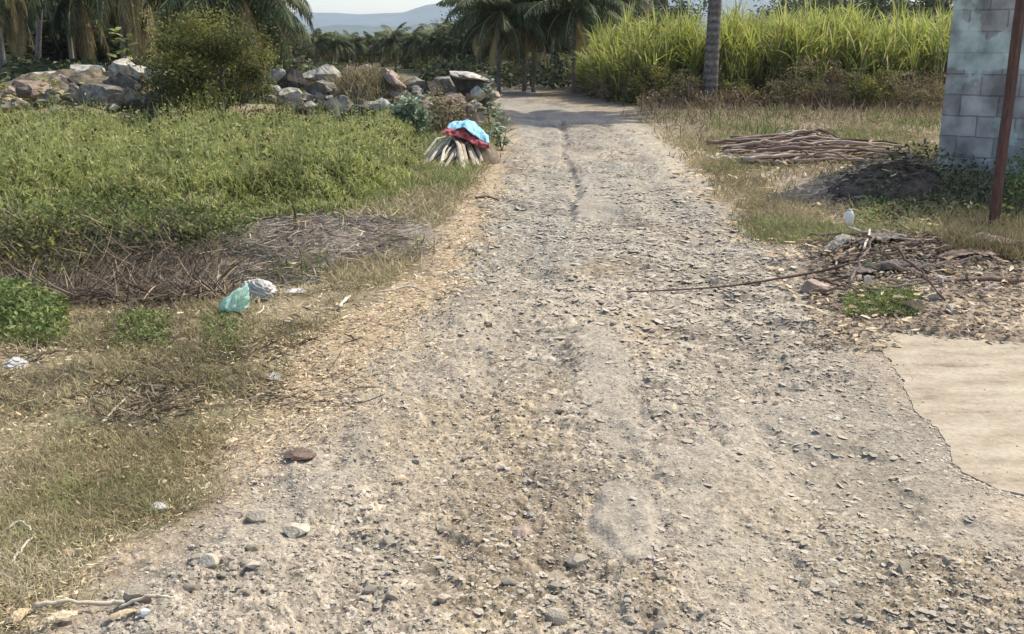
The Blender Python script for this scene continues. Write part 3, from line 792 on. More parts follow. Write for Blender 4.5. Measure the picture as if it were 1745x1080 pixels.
def leafy(name, cat, label, x, y, z0, h, rx, ry, n, lsize, mat, seed, trunk_h=.3, clumps=50, group=None, cr=.22, aspect=.45, shell=.45, tr=.05, bark='bark', crown_name="crown"):
    t = thing(name, label, cat, (x, y, z0), 0, group)
    rz = (h - trunk_h) / 2
    P, tone = ball_points(n, 0, 0, trunk_h + rz, rx, ry, rz, seed, clumps, cr, shell)
    P[:, 2] = np.maximum(P[:, 2], .03)
    V, F, k = leaves(P, lsize, lsize * aspect, seed + 1)
    a = Acc(); a.add(V, F, np.repeat(tone, 4)); a.build(crown_name, M[mat], t)
    a = Acc(); limbs(a, (0, 0, -.1), (rx * .1, 0, trunk_h + rz * 1.3), tr, 12, (rx * .8, ry * .8, rz), seed + 2); a.build("trunk", M[bark], t, True)
    return t
# the round bush in front of the rocks
_bp = ball_points
def ball_points(n, cx, cy, cz, rx, ry, rz, seed, clumps=40, cr=.28, shell=.55):
    P, tone = _bp(n, cx, cy, cz, rx, ry, rz, seed, clumps, cr, shell)
    d = P - np.array([cx, cy, cz]); az = np.arctan2(d[:, 1], d[:, 0]) * 1.6; el = d[:, 2] / rz * 1.8
    return np.array([cx, cy, cz]) + d * (.55 + .95 * fbm(az + seed, el + seed * .3, seed, 3))[:, None], tone
p = PY(372, 190, 18.0)
leafy("bush", "bush", "large round olive bush standing among the boulders at left", p[0] + .02, 18.0, .1, 1.82, 1.0, .85, 15000, .07, 'bush', 101, .12, 48, cr=.15, aspect=.42, shell=.35, tr=.05)
p = PY(300, 80, 19.6)
leafy("bush", "bush", "darker bush with brown tips just behind the round olive bush", p[0], 19.8, .2, 1.9, .7, .7, 8000, .08, 'bush', 104, .3, 50, cr=.2)
p = PY(698, 200, 18.0)
leafy("shrub", "shrub", "silvery green shrub with broad leaves right of the cream slab", p[0], 18.0, .05, .66, .34, .3, 1100, .11, 'silver', 102, .05, 26, cr=.25, aspect=.6, tr=.015)
p = PY(752, 190, 18.6)
leafy("shrub", "shrub", "thin pale brown dry weed standing below the mauve boulder", p[0], 18.6, .05, .62, .38, .2, 900, .07, 'grass_dry', 103, .05, 26, cr=.3, tr=.01, bark='dead')
def big_weed(x, y, h, label, seed, mat='silver', n=16, ls=.13):
    r = np.random.default_rng(seed)
    t = thing("weed", label, "weed", (x, y, gz(x, y)))
    a = Acc()
    for i in range(3):
        e = np.array([r.normal() * .08, r.normal() * .06, h * r.uniform(.7, 1)])
        V, Fs = tube([(0, 0, -.03), e * .5 + r.normal(size=3) * .01, e], [.009, .007, .003], 5); a.add(V, Fs, .5)
    a.build("stem", M['grass_green'], t)
    P = np.stack([r.normal(size=n * 2) * .09, r.normal(size=n * 2) * .07, r.uniform(.1, 1, n * 2) * h], 1)
    az = r.uniform(0, 6.28, n * 2)
    V, F, k = blades(P, ls * r.uniform(.7, 1.3, n * 2), ls * .5, az, R(60), R(50), 3, .3, seed)
    b = Acc(); b.add(V, F, np.repeat(r.random(n * 2), k)); b.build("foliage", M[mat], t)
for px, Yd, h, lab in ((836, 19.5, 1.0, "tall pale leafy weed behind the blue cloth at the road edge"), (848, 17.5, .62, "pale leafy weed close behind the right end of the blue cloth"), (822, 21.5, .9, "leafy weed against the bright stone of the pile"), (855, 16.2, .42, "short pale weed right of the blue cloth on the road verge")):
    q = PY(px, 200, Yd); big_weed(q[0], Yd, h, lab, int(px), 'silver', 26)
for px, Yd, h, lab in ((93, 19.2, .8, "yellow green leafy weed in front of the left rock pile"), (140, 19.8, .6, "dark green weed beside the tan boulder at left"), (5, 19.4, .8, "bright leafy weed cut by the left edge of the view"), (220, 21.8, 1.5, "young upright banana leaf plant behind the pale boulders")):
    q = PY(px, 190, Yd); big_weed(q[0], Yd, h, lab, int(px) + 3, 'crop', 24, .24 if h > 1 else .16)

# generic palm
def frond(r, length, droop, lift, az, leaf_l, n=34, start=.14, seed=1, limp=.5):
    """one pinnate frond: rachis path + leaflets; returns lists of (V,F,k) pieces"""
    steps = 10; pos = np.zeros(3); path = [pos.copy()]; ang = lift
    d = []
    for i in range(steps):
        ang = lift - droop * ((i + 1) / steps) ** 1.3
        dv = np.array([math.cos(ang) * math.cos(az), math.cos(ang) * math.sin(az), math.sin(ang)])
        pos = pos + dv * length / steps; path.append(pos.copy()); d.append(dv)
    path = np.array(path)
    t = np.linspace(start, 1, n)
    idx = t * steps; i0 = np.minimum(idx.astype(int), steps - 1); fr = (idx - i0)[:, None]
    P = path[i0] * (1 - fr) + path[i0 + 1] * fr
    dv = np.array(d)[i0]
    side = np.array([-math.sin(az), math.cos(az), 0.0])
    out = []
    ll = leaf_l * np.sin(np.pi * np.clip(t * .86 + .12, 0, 1)) ** .6
    V = []; 
    for sgn in (-1, 1):
        dirn = side * sgn * .85 + dv * .55 + np.array([0, 0, -limp]) + r.normal(size=(n, 3)) * .12
        dirn /= np.linalg.norm(dirn, axis=1)[:, None]
        mid = P + dirn * (ll * .5)[:, None]
        dir2 = dirn + np.array([0, 0, -.55 * (limp + .3)]); dir2 /= np.linalg.norm(dir2, axis=1)[:, None]
        tip = mid + dir2 * (ll * .5)[:, None]
        wv = dv * (.028 * leaf_l / .6)
        V.append(np.stack([P - wv * .6, P + wv * .6, mid - wv, mid + wv, tip - wv * .15, tip + wv * .15], 1))
    V = np.concatenate(V).reshape(-1, 3)
    f = np.array([(0, 1, 3, 2), (2, 3, 5, 4)])
    F = (f[None] + (np.arange(2 * n) * 6)[:, None, None]).reshape(-1, 4)
    return path, V, F
def palm_parts(th, fl, nf, seed, tr=.17, lean=(0, 0), dry=5, leaf_l=.65, rings=True, low=-.9, nleaf=34):
    r = np.random.default_rng(seed)
    # trunk with ring scars
    n = 90 if rings else 10
    ts = np.linspace(0, 1, n)
    path = np.stack([lean[0] * ts ** 1.5, lean[1] * ts ** 1.5, -.15 + (th + .15) * ts], 1)
    rad = tr * (1.0 - .28 * ts) * (1 + .32 * np.exp(-ts * 14))
    rad = rad * (1 + (.07 * (np.arange(n) % 2) if rings else 0))
    a = Acc(); V, Fs = tube(path, rad, 12); a.add(V, Fs, np.repeat((.02 + .75 * (np.arange(n) % 2) * r.uniform(.4, 1, n)) if rings else (.35 + .3 * r.random(n)), 12))
    top = path[-1]
    c = Acc(); d = Acc()
    for i in range(nf):
        az = i * 2.399 + r.normal() * .25
        q = i / nf
        lift = 1.35 - 1.75 * q + r.normal() * .1
        L_ = fl * r.uniform(.8, 1.05)
        pth, V, F = frond(r, L_, r.uniform(1.0, 1.6), lift, az, leaf_l, nleaf, seed=i, limp=.35 + .5 * q)
        tone = np.clip(.7 - .5 * q + r.normal() * .12, 0, 1)
        c.add(V + top, F, tone)
        V, Fs = tube(pth + top, np.linspace(.035, .008, len(pth)), 4); c.add(V, Fs, .9)
    for i in range(dry):
        az = r.uniform(0, 6.28)
        pth, V, F = frond(r, fl * r.uniform(.7, .95), .5, r.uniform(low - .3, low + .3), az, leaf_l * .85, seed=50 + i, limp=1.2)
        d.add(V + top - np.array([0, 0, .1]), F, r.random())
        V, Fs = tube(pth + top - np.array([0, 0, .1]), np.linspace(.035, .01, len(pth)), 4); d.add(V, Fs, .8)
    return a, c, d
def palm(label, x, y, th, fl, nf, seed, z0=0, group=None, **kw):
    a, c, d = palm_parts(th, fl, nf, seed, **kw)
    t = thing("palm_tree", label, "palm tree", (x, y, z0), 0, group)
    a.build("trunk", M['bark'], t, True); c.build("crown", M['palm'], t)
    if d.n: o = d.build("dry_fronds", M['palm_dry'], t); o["label"] = "brown dead fronds hanging under the crown"
    return t
# tall palm right of the road, only its trunk shows
q = G(1208, 187)
palm("tall palm with bare ringed trunk standing before the cane right of the road", q[0], q[1], 7.6, 3.5, 46, 11, tr=.175, lean=(.12, 0), dry=3, nleaf=100)
# palms at the bend of the road
PG = "palms clustered at the bend of the road"
for px, Yd, th, fl, nf, s, lab in (
    (850, 35, 2.5, 2.1, 28, 21, "low palm with dark slim trunk leftmost at the road bend"),
    (893, 37, 2.9, 2.3, 28, 22, "palm on the left of the twin trunks at the end of the road"),
    (909, 36, 2.7, 2.2, 28, 23, "palm on the right of the twin trunks at the end of the road"),
    (977, 35, 2.8, 2.4, 30, 24, "broad dark palm just left of the cane where the road bends"),
    (818, 40, 2.9, 1.8, 22, 25, "palm beyond the capped boulder with fronds against the hills"),
    (940, 43, 3.9, 2.5, 26, 26, "taller palm behind the pair of trunks at the road end"),
    (868, 46, 4.9, 2.4, 22, 29, "tall thin palm behind the leftmost palm of the bend"),
    (1035, 40, 3.3, 2.3, 26, 27, "palm rising behind the left end of the cane field"),
    (1090, 46, 4.4, 2.3, 22, 28, "dark palm standing far behind the cane left of the ringed trunk")):
    q = PY(px, 160, Yd); palm(lab, q[0], Yd, th, fl, nf, s, group=PG, tr=.07, dry=4, leaf_l=.55, rings=False)
# palms at the left
EX = ((150, 33, 3.3, 2.6, 26, 41, (0, 0), 'low palm with shaggy fronds behind the white flat slab'), (248, 36, 3.5, 2.6, 26, 42, (0, 0), 'palm behind the whitish sloping slab by the bush'), (335, 31, 3.5, 2.5, 26, 43, (0, 0), 'palm directly behind the round olive bush'), (40, 42, 3.6, 2.6, 24, 44, (0, 0), 'low palm in the dark grove near the left edge'))
for px, Yd, th, fl, nf, s, lean, lab in (
    (66, 38, 6.2, 3.2, 24, 31, (1.2, 0), "slim leaning grey palm trunk near the left edge of the grove"),
    (128, 44, 5.8, 3.2, 22, 32, (0, 0), "far palm whose pale trunk shows above the white slab"),
    (215, 27, 4.3, 3.2, 26, 33, (.2, 0), "big palm with long yellow brown fronds hanging behind the left rocks"),
    (275, 30, 4.6, 3.0, 26, 34, (0, 0), "palm with shaggy dry fronds between left rocks and round bush"),
    (415, 26, 2.8, 2.6, 28, 35, (.1, 0), "bushy brownish palm right behind the round olive bush"),
    (462, 33, 3.4, 2.5, 24, 36, (0, 0), "pale trunked palm at the right end of the left grove"),
    (10, 30, 4.6, 3.0, 24, 37, (0, 0), "palm cut by the left edge of the view")) + EX:
    q = PY(px, 150, Yd); palm(lab, q[0], Yd, th, fl, nf, s, group="palms of the left grove", tr=.105, lean=lean, dry=14, leaf_l=.65, rings=False, low=-1.2)
# far palms sticking out of the tree line
FP = [(505, 66, 52, 3), (538, 64, 56, 4), (672, 62, 46, 5), (655, 66, 58, 6), (600, 68, 58, 7), (632, 70, 60, 8), (708, 60, 52, 9), (742, 58, 44, 10), (572, 64, 60, 11), (775, 56, 40, 12), (470, 62, 44, 13), (1380, 52, 30, 14), (1460, 56, 28, 15)]
fa, fc, fdry = palm_parts(1.9, 1.5, 22, 77, tr=.07, dry=3, leaf_l=.42, rings=False)
pt = None
names = ["left of the open sky", "beside the first one", "in the middle of the sky gap", "behind the middle palm", "over the pale slab", "left of the middle palm", "right of the middle palm", "over the grey boulders", "over the brown heap", "near the road bend palms", "beside the left grove", "over the cane left part", "over the cane right part"]
for (px, Yd, ty, s), nm in zip(FP, names):
    q = PY(px, ty, Yd); hh = float(q[2])
    k = (hh + .2) / 2.75
    if pt is None:
        pt = thing("palm_tree", "small far palm top " + nm, "palm tree", (q[0], Yd, 0), s, "far palms in the tree line")
        fa.build("trunk", M['bark'], pt, True); fc.build("crown", M['palm'], pt); fdry.build("dry_fronds", M['palm_dry'], pt)
        pt.scale = (k, k, k)
    else:
        c_ = dup_tree(pt, (q[0], Yd, 0), s * 1.3, 1.0, "small far palm top " + nm, "far palms in the tree line"); c_.scale = (k, k, k)
# broadleaf trees; three crown kinds reused at different places and sizes
def proto_tree(seed, mat, n=9000, ls=.17):
    return dict(seed=seed, mat=mat, n=n, ls=ls)
TG = "trees of the far tree line"
k0 = []
for i, (mat, sd_) in enumerate((('tree_green', 201), ('tree_brown', 202), ('tree_green', 203), ('bush', 204))):
    P, tone = ball_points(11000, 0, 0, 1.9, 1.9, 1.7, 1.7, sd_, 70, .17, .4)
    P[:, 2] = np.maximum(P[:, 2], .1)
    V, F, k = leaves(P, .17, .09, sd_ + 1)
    a = Acc(); a.add(V, F, np.repeat(tone, 4)); b = Acc(); limbs(b, (0, 0, -.2), (0, 0, 2.8), .13, 14, (1.5, 1.4, 1.2), sd_ + 2)
    k0.append((a, b, mat))
protos = {}
def tree_at(kind, px, Yd, toppx, label, wide=1.0, rz=0.0, group=TG):
    q = PY(px, toppx, Yd); h = float(q[2]); s = h / 3.6
    x = float(q[0])
    if kind not in protos:
        a, b, mat = k0[kind]
        t = thing("tree", label, "tree", (x, Yd, 0), rz, group)
        a.build("crown", M[mat], t); b.build("trunk", M['bark'], t, True)
        protos[kind] = t
    else:
        t = dup_tree(protos[kind], (x, Yd, 0), rz, 1, label, group)
    t.scale = (max(s, .8) * wide, max(s, .8) * wide, s)
    return t
T = [
 (0, 20, 50, -60, "dark green tree filling the top left corner behind the palms", 1.5),
 (2, 110, 56, -70, "dark tree behind the slim leaning palm trunk", 1.5),
 (0, 190, 52, -60, "dense dark tree behind the palm with hanging fronds", 1.4),
 (2, 270, 55, -60, "dark tree behind the shaggy palm at left", 1.4),
 (1, 350, 40, -10, "brown leaved tree rising above the round olive bush", 1.1),
 (0, 340, 58, -40, "tall green tree behind the brown leaved one", 1.3),
 (1, 432, 42, 10, "dry brown tree at the right end of the left grove", .9),
 (0, 455, 60, 30, "dark green tree below the hills at the left of the sky gap", 1.2),
 (2, 505, 78, 66, "low tree of the far line over the black angular block", 1.3),
 (1, 535, 74, 70, "greyish brown tree of the far line over the pale slab", 1.2),
 (2, 580, 84, 66, "dark tree of the far line left of the brown heap", 1.5),
 (3, 615, 74, 68, "olive tree of the far line above the brown heap", 1.2),
 (0, 650, 78, 68, "dark green tree of the far line above the red slabs", 1.3),
 (2, 690, 70, 64, "tree of the far line over the grey boulder", 1.2),
 (3, 722, 66, 58, "lighter green tree of the far line left of the mauve boulder", 1.1),
 (0, 752, 62, 44, "bushy tree of the far line over the mauve boulder", 1.2),
 (3, 782, 58, 40, "light green tree of the far line over the capped block", 1.1),
 (2, 835, 56, 20, "dark tree behind the leftmost palm of the road bend", 1.2),
 (0, 880, 60, 0, "dark tree behind the twin palm trunks", 1.3),
 (2, 945, 58, -20, "dark tree behind the palms at the end of the road", 1.3),
 (0, 1010, 62, -20, "dark tree behind the left end of the cane", 1.3),
 (1, 930, 50, 95, "low brown bush seen beneath the palms at the road end", 1.1),
 (3, 870, 52, 105, "low light green bush seen beneath the palms at the bend", 1.1),
 (0, 1130, 66, -6, "dark tree over the cane left of the ringed palm trunk", 1.1),
 (2, 1390, 48, -10, "dark tree top over the cane right of the sky gap", 1.1),
 (0, 1460, 50, -26, "dense dark tree over the middle of the cane", 1.2),
 (2, 1540, 52, -6, "dark tree over the right end of the cane", 1.1),
 (0, 1640, 50, -20, "dark tree hidden partly by the block building", 1.3),
]
for i, (k, px, Yd, ty, lab, wd) in enumerate(T):
    tree_at(k, px, Yd, ty, lab, wd, i * 1.7)
# continuous far wood behind the separate trees
r_ = np.random.default_rng(5)
n = 52000
xx = r_.uniform(-62, 62, n); yy = r_.uniform(92, 112, n)
hh = 1.2 + 1.6 * fbm(xx * .22, yy * .1, 44) 
zz = hh * r_.random(n) ** .6
V, F, k = leaves(np.stack([xx, yy, zz], 1), .7, .45, 6)
a = Acc(); a.add(V, F, np.repeat(r_.random(n) * .6 + .2 * vnoise(xx * .3, yy * .3, 3), 4)); o = a.build("distant_wood", M['tree_green']); tag(o, "distant dark green wood along the foot of the hills", "wood", None, "stuff")
# undergrowth under the palms
n = 26000
xx = np.concatenate([r_.uniform(-24, -6, n), r_.uniform(-3.5, 9, n // 3)]); yy = np.concatenate([r_.uniform(24, 42, n), r_.uniform(38, 50, n // 3)])
ok = ~((xx > LR(yy) - .6) & (xx < RR(yy) + .4) & (yy < 36))
xx, yy = xx[ok], yy[ok]
zz = (.25 + 1.3 * fbm(xx * .5, yy * .5, 45)) * r_.random(len(xx))
V, F, k = leaves(np.stack([xx, yy, zz], 1), .26, .13, 7)
a = Acc(); a.add(V, F, np.repeat(r_.random(len(xx)), 4)); o = a.build("undergrowth", M['tree_green']); tag(o, "dark green undergrowth beneath the palms", "undergrowth", None, "stuff")

# ------------------------------------------------------------------ cane field at right
r_ = np.random.default_rng(12)
c0 = G(1005, 178)
fy = lambda x: np.interp(x, [2.0, 3.2, 5, 9, 14, 20], [33, 28.4, 27.6, 27.2, 26.8, 26.4])
n = 5200
xx = r_.uniform(2.35, 16, n); dd = r_.random(n) ** 1.6 * 7
yy = fy(xx) + dd + .9 * (fbm(xx * .8, xx * 0, 127) - .5) * 2 + .3 * r_.normal(size=n)
keep_ = fbm(xx * 1.6, yy * 1.6, 128) > .34
xx, yy, dd = xx[keep_], yy[keep_], dd[keep_]; n = len(xx)
base = np.stack([xx, yy, xx * 0], 1)
top = .75 + 1.25 * sstep(.2, .8, fbm(xx * 1.3, yy * 1.3, 13, 3)) + .75 * r_.random(n) ** 3 - .5 * np.exp(-((xx - 2.4) / .9) ** 2)
a = Acc()
# stalks
V, F, k = blades(base, top * .85, .035, r_.uniform(0, 6.28, n), r_.normal(0, .06, n), .12 * r_.random(n), 3, 1.5, 2, .6)
sd_ = Acc(); sd_.add(V, F, np.repeat(r_.random(n), k))
sd_.n
for j in range(9):
    zf = r_.uniform(.28, 1.0, n) if j < 6 else r_.uniform(.8, 1.0, n)
    P = base + np.stack([.05 * r_.normal(size=n), .05 * r_.normal(size=n), top * .8 * zf], 1)
    L_b = r_.uniform(.5, 1.3, n) * (.8 if j < 6 else .9)
    V, F, k = blades(P, L_b, .034, r_.uniform(0, 6.28, n), r_.uniform(.02, .5, n), r_.uniform(.1, 1.9, n), 4, .9, 30 + j)
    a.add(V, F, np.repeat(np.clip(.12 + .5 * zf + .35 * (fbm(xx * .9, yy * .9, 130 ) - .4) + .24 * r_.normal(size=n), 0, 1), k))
pl_ = r_.random(n) < .10
P = (base + np.stack([xx * 0, xx * 0, top * .85], 1))[pl_]; m2 = len(P)
for j in range(4):
    V, F, k = blades(P + r_.normal(size=(m2, 3)) * .03, r_.uniform(.5, 1.1, m2), .038, r_.uniform(0, 6.28, m2), r_.uniform(.0, .22, m2), r_.uniform(.0, .7, m2), 4, .9, 44 + j)
    a.add(V, F, np.repeat(np.clip(.75 + .2 * r_.normal(size=m2), 0, 1), k))
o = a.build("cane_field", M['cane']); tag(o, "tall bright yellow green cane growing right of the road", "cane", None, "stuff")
for j in range(6):
    P = base + np.stack([.06 * r_.normal(size=n), .06 * r_.normal(size=n), top * r_.uniform(.05, .5 if j < 4 else .85, n)], 1)
    V, F, k = blades(P, r_.uniform(.3, .8, n), .03, r_.uniform(0, 6.28, n), r_.uniform(.6, 1.6, n), r_.uniform(.6, 1.5, n), 3, .8, 60 + j)
    sd_.add(V, F, np.repeat(r_.random(n), k))
o = sd_.build("cane_stalks", M['cane_dry']); tag(o, "brown stalks and dead leaves at the foot of the cane", "cane", None, "stuff")
# scrub of dry weeds in front of the cane
n = 9000
xx = r_.uniform(3.2, 13.5, n); yy = fy(xx) - r_.random(n) ** 1.2 * 2.6 + .2
amp = 1.9 * np.clip(fbm(xx * .9, yy * .9, 14) - .22, .05, 1)
sel = r_.random(n) < amp; xx, yy, amp = xx[sel], yy[sel], amp[sel]; n = len(xx)
P = np.stack([xx, yy, HT(xx, yy)], 1)
V, F, k = blades(P, amp * r_.uniform(.3, .95, n), .022, r_.uniform(0, 6.28, n), r_.uniform(0, .9, n), r_.uniform(-.4, 1.4, n), 4, 1.2, 15)
a = Acc(); a.add(V, F, np.repeat(r_.random(n), k))
P = np.stack([xx, yy, HT(xx, yy) + r_.random(n) * .6 * amp], 1)
V, F, k = leaves(np.repeat(P, 3, 0) + r_.normal(size=(3 * n, 3)) * .06, .07, .04, 16); a.add(V, F, np.repeat(r_.random(3 * n), 4))
o = a.build("dry_scrub", M['cane_dry']); tag(o, "brown tangled dry scrub along the foot of the cane", "scrub", None, "stuff")
n = 3800
xx = r_.uniform(2.6, 13.5, n); yy = fy(xx) - r_.random(n) * 2.0
P = np.stack([xx, yy, HT(xx, yy) + .5 * r_.random(n) * fbm(xx, yy, 9)], 1)
V, F, k = leaves(P, .1, .06, 17); a = Acc(); a.add(V, F, np.repeat(r_.random(n), 4)); o = a.build("scrub_leaves", M['bush']); tag(o, "olive leaves of low weeds mixed in the dry scrub", "scrub", None, "stuff")

# ------------------------------------------------------------------ green crop field at left
r_ = np.random.default_rng(22)
def field_front(x):
    g = np.array([G(px, py) for px, py in [(-900, 385), (-300, 395), (0, 398), (150, 402), (330, 408), (430, 392), (520, 385), (640, 360), (700, 330), (740, 300), (760, 260)]])
    o = np.argsort(g[:, 0]); return np.interp(x, g[o, 0], g[o, 1])
n = 90000
yy = np.exp(r_.uniform(math.log(8.0), math.log(18.4), n)); xx = -1.0 - r_.random(n) * (yy * .56)
ff = field_front(xx) + .35 * (fbm(xx * 1.5, yy * 0, 23) - .5)
right = LG(yy) - .45 - 1.0 * np.clip((yy - 9) / 8, 0, 1)
ok = (yy > ff) & (xx < right + .5 * (fbm(xx * 2, yy * 2, 24) - .5))
xx, yy, right = xx[ok], yy[ok], right[ok]; n = len(xx)
edge = np.clip((yy - field_front(xx)) / 1.3, .25, 1) * np.clip((right - xx) / .8 + .35, .3, 1)
ph = (.12 + .46 * sstep(.25, .75, fbm(xx * 1.7, yy * 1.7, 25)) * (.6 + .7 * vnoise(xx * 5, yy * 5, 125))) * edge
patch = fbm(xx * .55, yy * .75, 26)
a = Acc()
z0 = HT(xx, yy)
for j in range(4):
    zf = r_.random(n) ** .6
    P = np.stack([xx + .03 * r_.normal(size=n), yy + .03 * r_.normal(size=n), z0 + ph * zf * .85], 1)
    V, F, k = blades(P, (.045 + .085 * r_.random(n)) * (.7 + .5 * edge), .009 + .012 * r_.random(n), r_.uniform(0, 6.28, n), r_.uniform(.1, 1.1, n), r_.uniform(.2, 1.4, n), 2, .9, 70 + j)
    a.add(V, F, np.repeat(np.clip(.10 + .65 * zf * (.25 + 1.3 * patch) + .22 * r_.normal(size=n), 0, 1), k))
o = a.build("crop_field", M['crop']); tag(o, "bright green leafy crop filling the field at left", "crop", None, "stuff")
tl_ = r_.random(n) < .05
Pt = np.stack([xx, yy, z0], 1)[tl_]; nt_ = len(Pt); ht_ = (ph[tl_] + .08 + .30 * r_.random(nt_)) * np.clip(edge[tl_] + .1, 0, 1)
b = Acc(); V, F, k = blades(Pt, ht_, .010, r_.uniform(0, 6.28, nt_), r_.uniform(0, .35, nt_), r_.uniform(0, .4, nt_), 3, 1, 171, .5); b.add(V, F, np.repeat(.35 + .4 * r_.random(nt_), k))
for j in range(6):
    P = Pt + np.stack([.02 * r_.normal(size=nt_), .02 * r_.normal(size=nt_), ht_ * r_.uniform(.3, .95, nt_)], 1)
    V, F, k = leaves(P, .06, .024, 172 + j, .6); b.add(V, F, np.repeat(np.clip(.5 + .3 * r_.normal(size=nt_), 0, 1), 4))
o = b.build("tall_crop_plants", M['crop']); tag(o, "taller leafy plants standing out over the crop", "crop", None, "stuff")
lp_ = (r_.random(n) < .13) & (fbm(xx * .9, yy * .9, 176) > .5)
P = np.stack([xx, yy, z0 + ph * r_.uniform(.5, 1.1, n)], 1)[lp_]
b = Acc(); V, F, k = leaves(P, .06, .035, 177, .8); b.add(V, F, np.repeat(r_.random(len(P)), 4)); o = b.build("field_weeds", M['grass_green']); tag(o, "darker green weeds growing through the crop", "weeds", None, "stuff")
s_ = r_.random(n) < (.38 * sstep(10, 15, yy) + .015) * sstep(.4, .65, fbm(xx * 2, yy * 2, 29))
P = np.stack([xx, yy, z0 + ph * .95 + .03], 1)[s_]
a = Acc(); V, F = many_stones(P, r_.uniform(.008, .018, len(P)), 27, 1.3, .2); a.add(V, F, np.repeat(r_.random(len(P)), 12))
o = a.build("seed_heads", M['seed']); tag(o, "dark brown seed heads dotted over the green crop", "seed heads", None, "stuff")
# leafy dark-green herbs along the ditch edge
def herb_patch(px0, px1, py0, py1, n, h, mat, name, label, seed, ls=.06, gate=.0):
    r = np.random.default_rng(seed)
    pxs = r.uniform(px0, px1, n); pys = r.uniform(py0, py1, n)
    x, y = G(pxs, pys)
    m_ = fbm(x * 1.7, y * 1.7, seed) > gate
    e = np.clip(1 - ((pxs - (px0 + px1) / 2) / ((px1 - px0) / 2)) ** 2, 0, 1) * np.clip(1.2 - ((pys - (py0 + py1) / 2) / ((py1 - py0) / 2)) ** 2, 0, 1)
    m_ &= (r.random(n) < e ** .5); x, y = x[m_], y[m_]; n = len(x); e = e[m_]
    P = np.stack([x, y, HT(x, y) + h * r.random(n) * (.4 + .6 * e)], 1)
    V, F, k = leaves(P, ls, ls * .5, seed + 1)
    a = Acc(); a.add(V, F, np.repeat(r.random(n), 4))
    o = a.build(name, M[mat]); tag(o, label, "weeds", None, "stuff"); return o
herb_patch(-60, 440, 345, 415, 13000, .26, 'grass_green', "ditch_weeds", "dark green broad leaved weeds on the field side of the ditch", 301, .05, .36)
herb_patch(-60, 170, 395, 450, 3000, .24, 'bush', "hollow_weeds", "dark weeds in the overgrown hollow at the left edge", 321, .05, .40)
herb_patch(120, 420, 420, 520, 1500, .10, 'dead', "brush_leaves", "brown dead leaves caught in the dead brush", 322, .05, .40)
herb_patch(-80, 120, 470, 590, 9000, .20, 'grass_green', "weed_clump", "bright green low weeds at the left edge below the ditch", 302, .04)
herb_patch(180, 300, 530, 600, 1800, .07, 'grass_green', "weed_patch", "small green weed patch on the dry grass below the brush", 303, .03)
herb_patch(340, 420, 535, 600, 900, .07, 'grass_green', "weed_patch", "thin green weeds just below the green plastic bag", 304, .03)
herb_patch(1500, 1745, 300, 395, 3800, .25, 'tree_green', "shade_weeds", "dark weeds in the shade before the block building", 305, .06, .4)  # building's shade put into the leaf colour: darker tree green
herb_patch(1690, 1900, 300, 400, 3600, .55, 'grass_green', "corner_weeds", "leafy green weeds right of the rusty post", 306, .06, .3)
herb_patch(1440, 1530, 345, 400, 1300, .10, 'grass_green', "weed_patch", "green weeds around the white bottle", 307, .04)

# ------------------------------------------------------------------ grasses
def grass(name, label, n, box_px, hfun, densf, mat, seed, L=(.03, .09), W=.0035, tone=None, lean=(.2, 1.1)):
    r = np.random.default_rng(seed)
    pxs = r.uniform(box_px[0], box_px[2], n); pys = box_px[1] + (box_px[3] - box_px[1]) * r.random(n)
    x, y = G(pxs, pys)
    m_ = r.random(n) < densf(x, y)
    x, y = x[m_], y[m_]; n = len(x)
    P = np.stack([x, y, HT(x, y) - .004], 1)
    wd = W * np.clip(y / 4, .8, 4)
    V, F, k = blades(P, r.uniform(*L, n) * hfun(x, y), wd * r.uniform(.6, 1.3, n), r.uniform(0, 6.28, n), r.uniform(*lean, n), r.uniform(.1, 1.5, n), 2, 1.0, seed)
    a = Acc(); t = r.random(n) if tone is None else np.clip(tone(x, y) + .28 * (r.random(n) - .5), 0, 1)
    a.add(V, F, np.repeat(t, k)); o = a.build(name, M[mat]); tag(o, label, "grass", None, "stuff"); return o
def dleft(x, y):
    d = LG(y) - x + .3 * (fbm(x * 3, y * 3, 88) - .5)
    return sstep(-.02, .3, d) * (.10 + .90 * sstep(.40, .60, fbm(x * 2.3, y * 2.3, 90))) * (y < field_front(x) + .3) * (1 - .8 * ell(x, y, 520, 400, .9, .35, .2))
tl = lambda x, y: .05 + 1.2 * fbm(x * 1.4, y * 1.4, 92) - .1 + .12 * np.clip((6 - y) / 3, -1, 1)
grass("dry_grass", "short dry yellowish grass on the left verge", 210000, (-120, 470, 900, 1120), lambda x, y: .6 + .8 * fbm(x * 3, y * 3, 93), dleft, 'grass_dry', 401, tone=tl)
grass("verge_grass", "green blades scattered through the dry verge grass", 70000, (-120, 450, 820, 1120), lambda x, y: .7 + .8 * fbm(x * 2, y * 2, 95), lambda x, y: .36 * dleft(x, y) * (.08 + .9 * sstep(.45, .65, fbm(x * 1.6, y * 1.6, 94))), 'grass_green', 402, tone=lambda x, y: .45 + .5 * fbm(x, y, 3))
grass("roadside_grass", "green brown grass between field and road farther off", 60000, (560, 195, 890, 470), lambda x, y: 1.0 + 1.3 * fbm(x, y, 96), lambda x, y: sstep(0, .4, LG(y) - x) * (y > field_front(x) - 1.5) * .8 * (1 - np.clip(2.2 * ell(x, y, 600, 402, .85, .75), 0, 1)) * sstep(.3, .55, fbm(x * 1.5, y * 1.5, 140)), 'grass_green', 403, (.05, .14), .0045, tone=lambda x, y: .3 + .8 * fbm(x, y, 4))
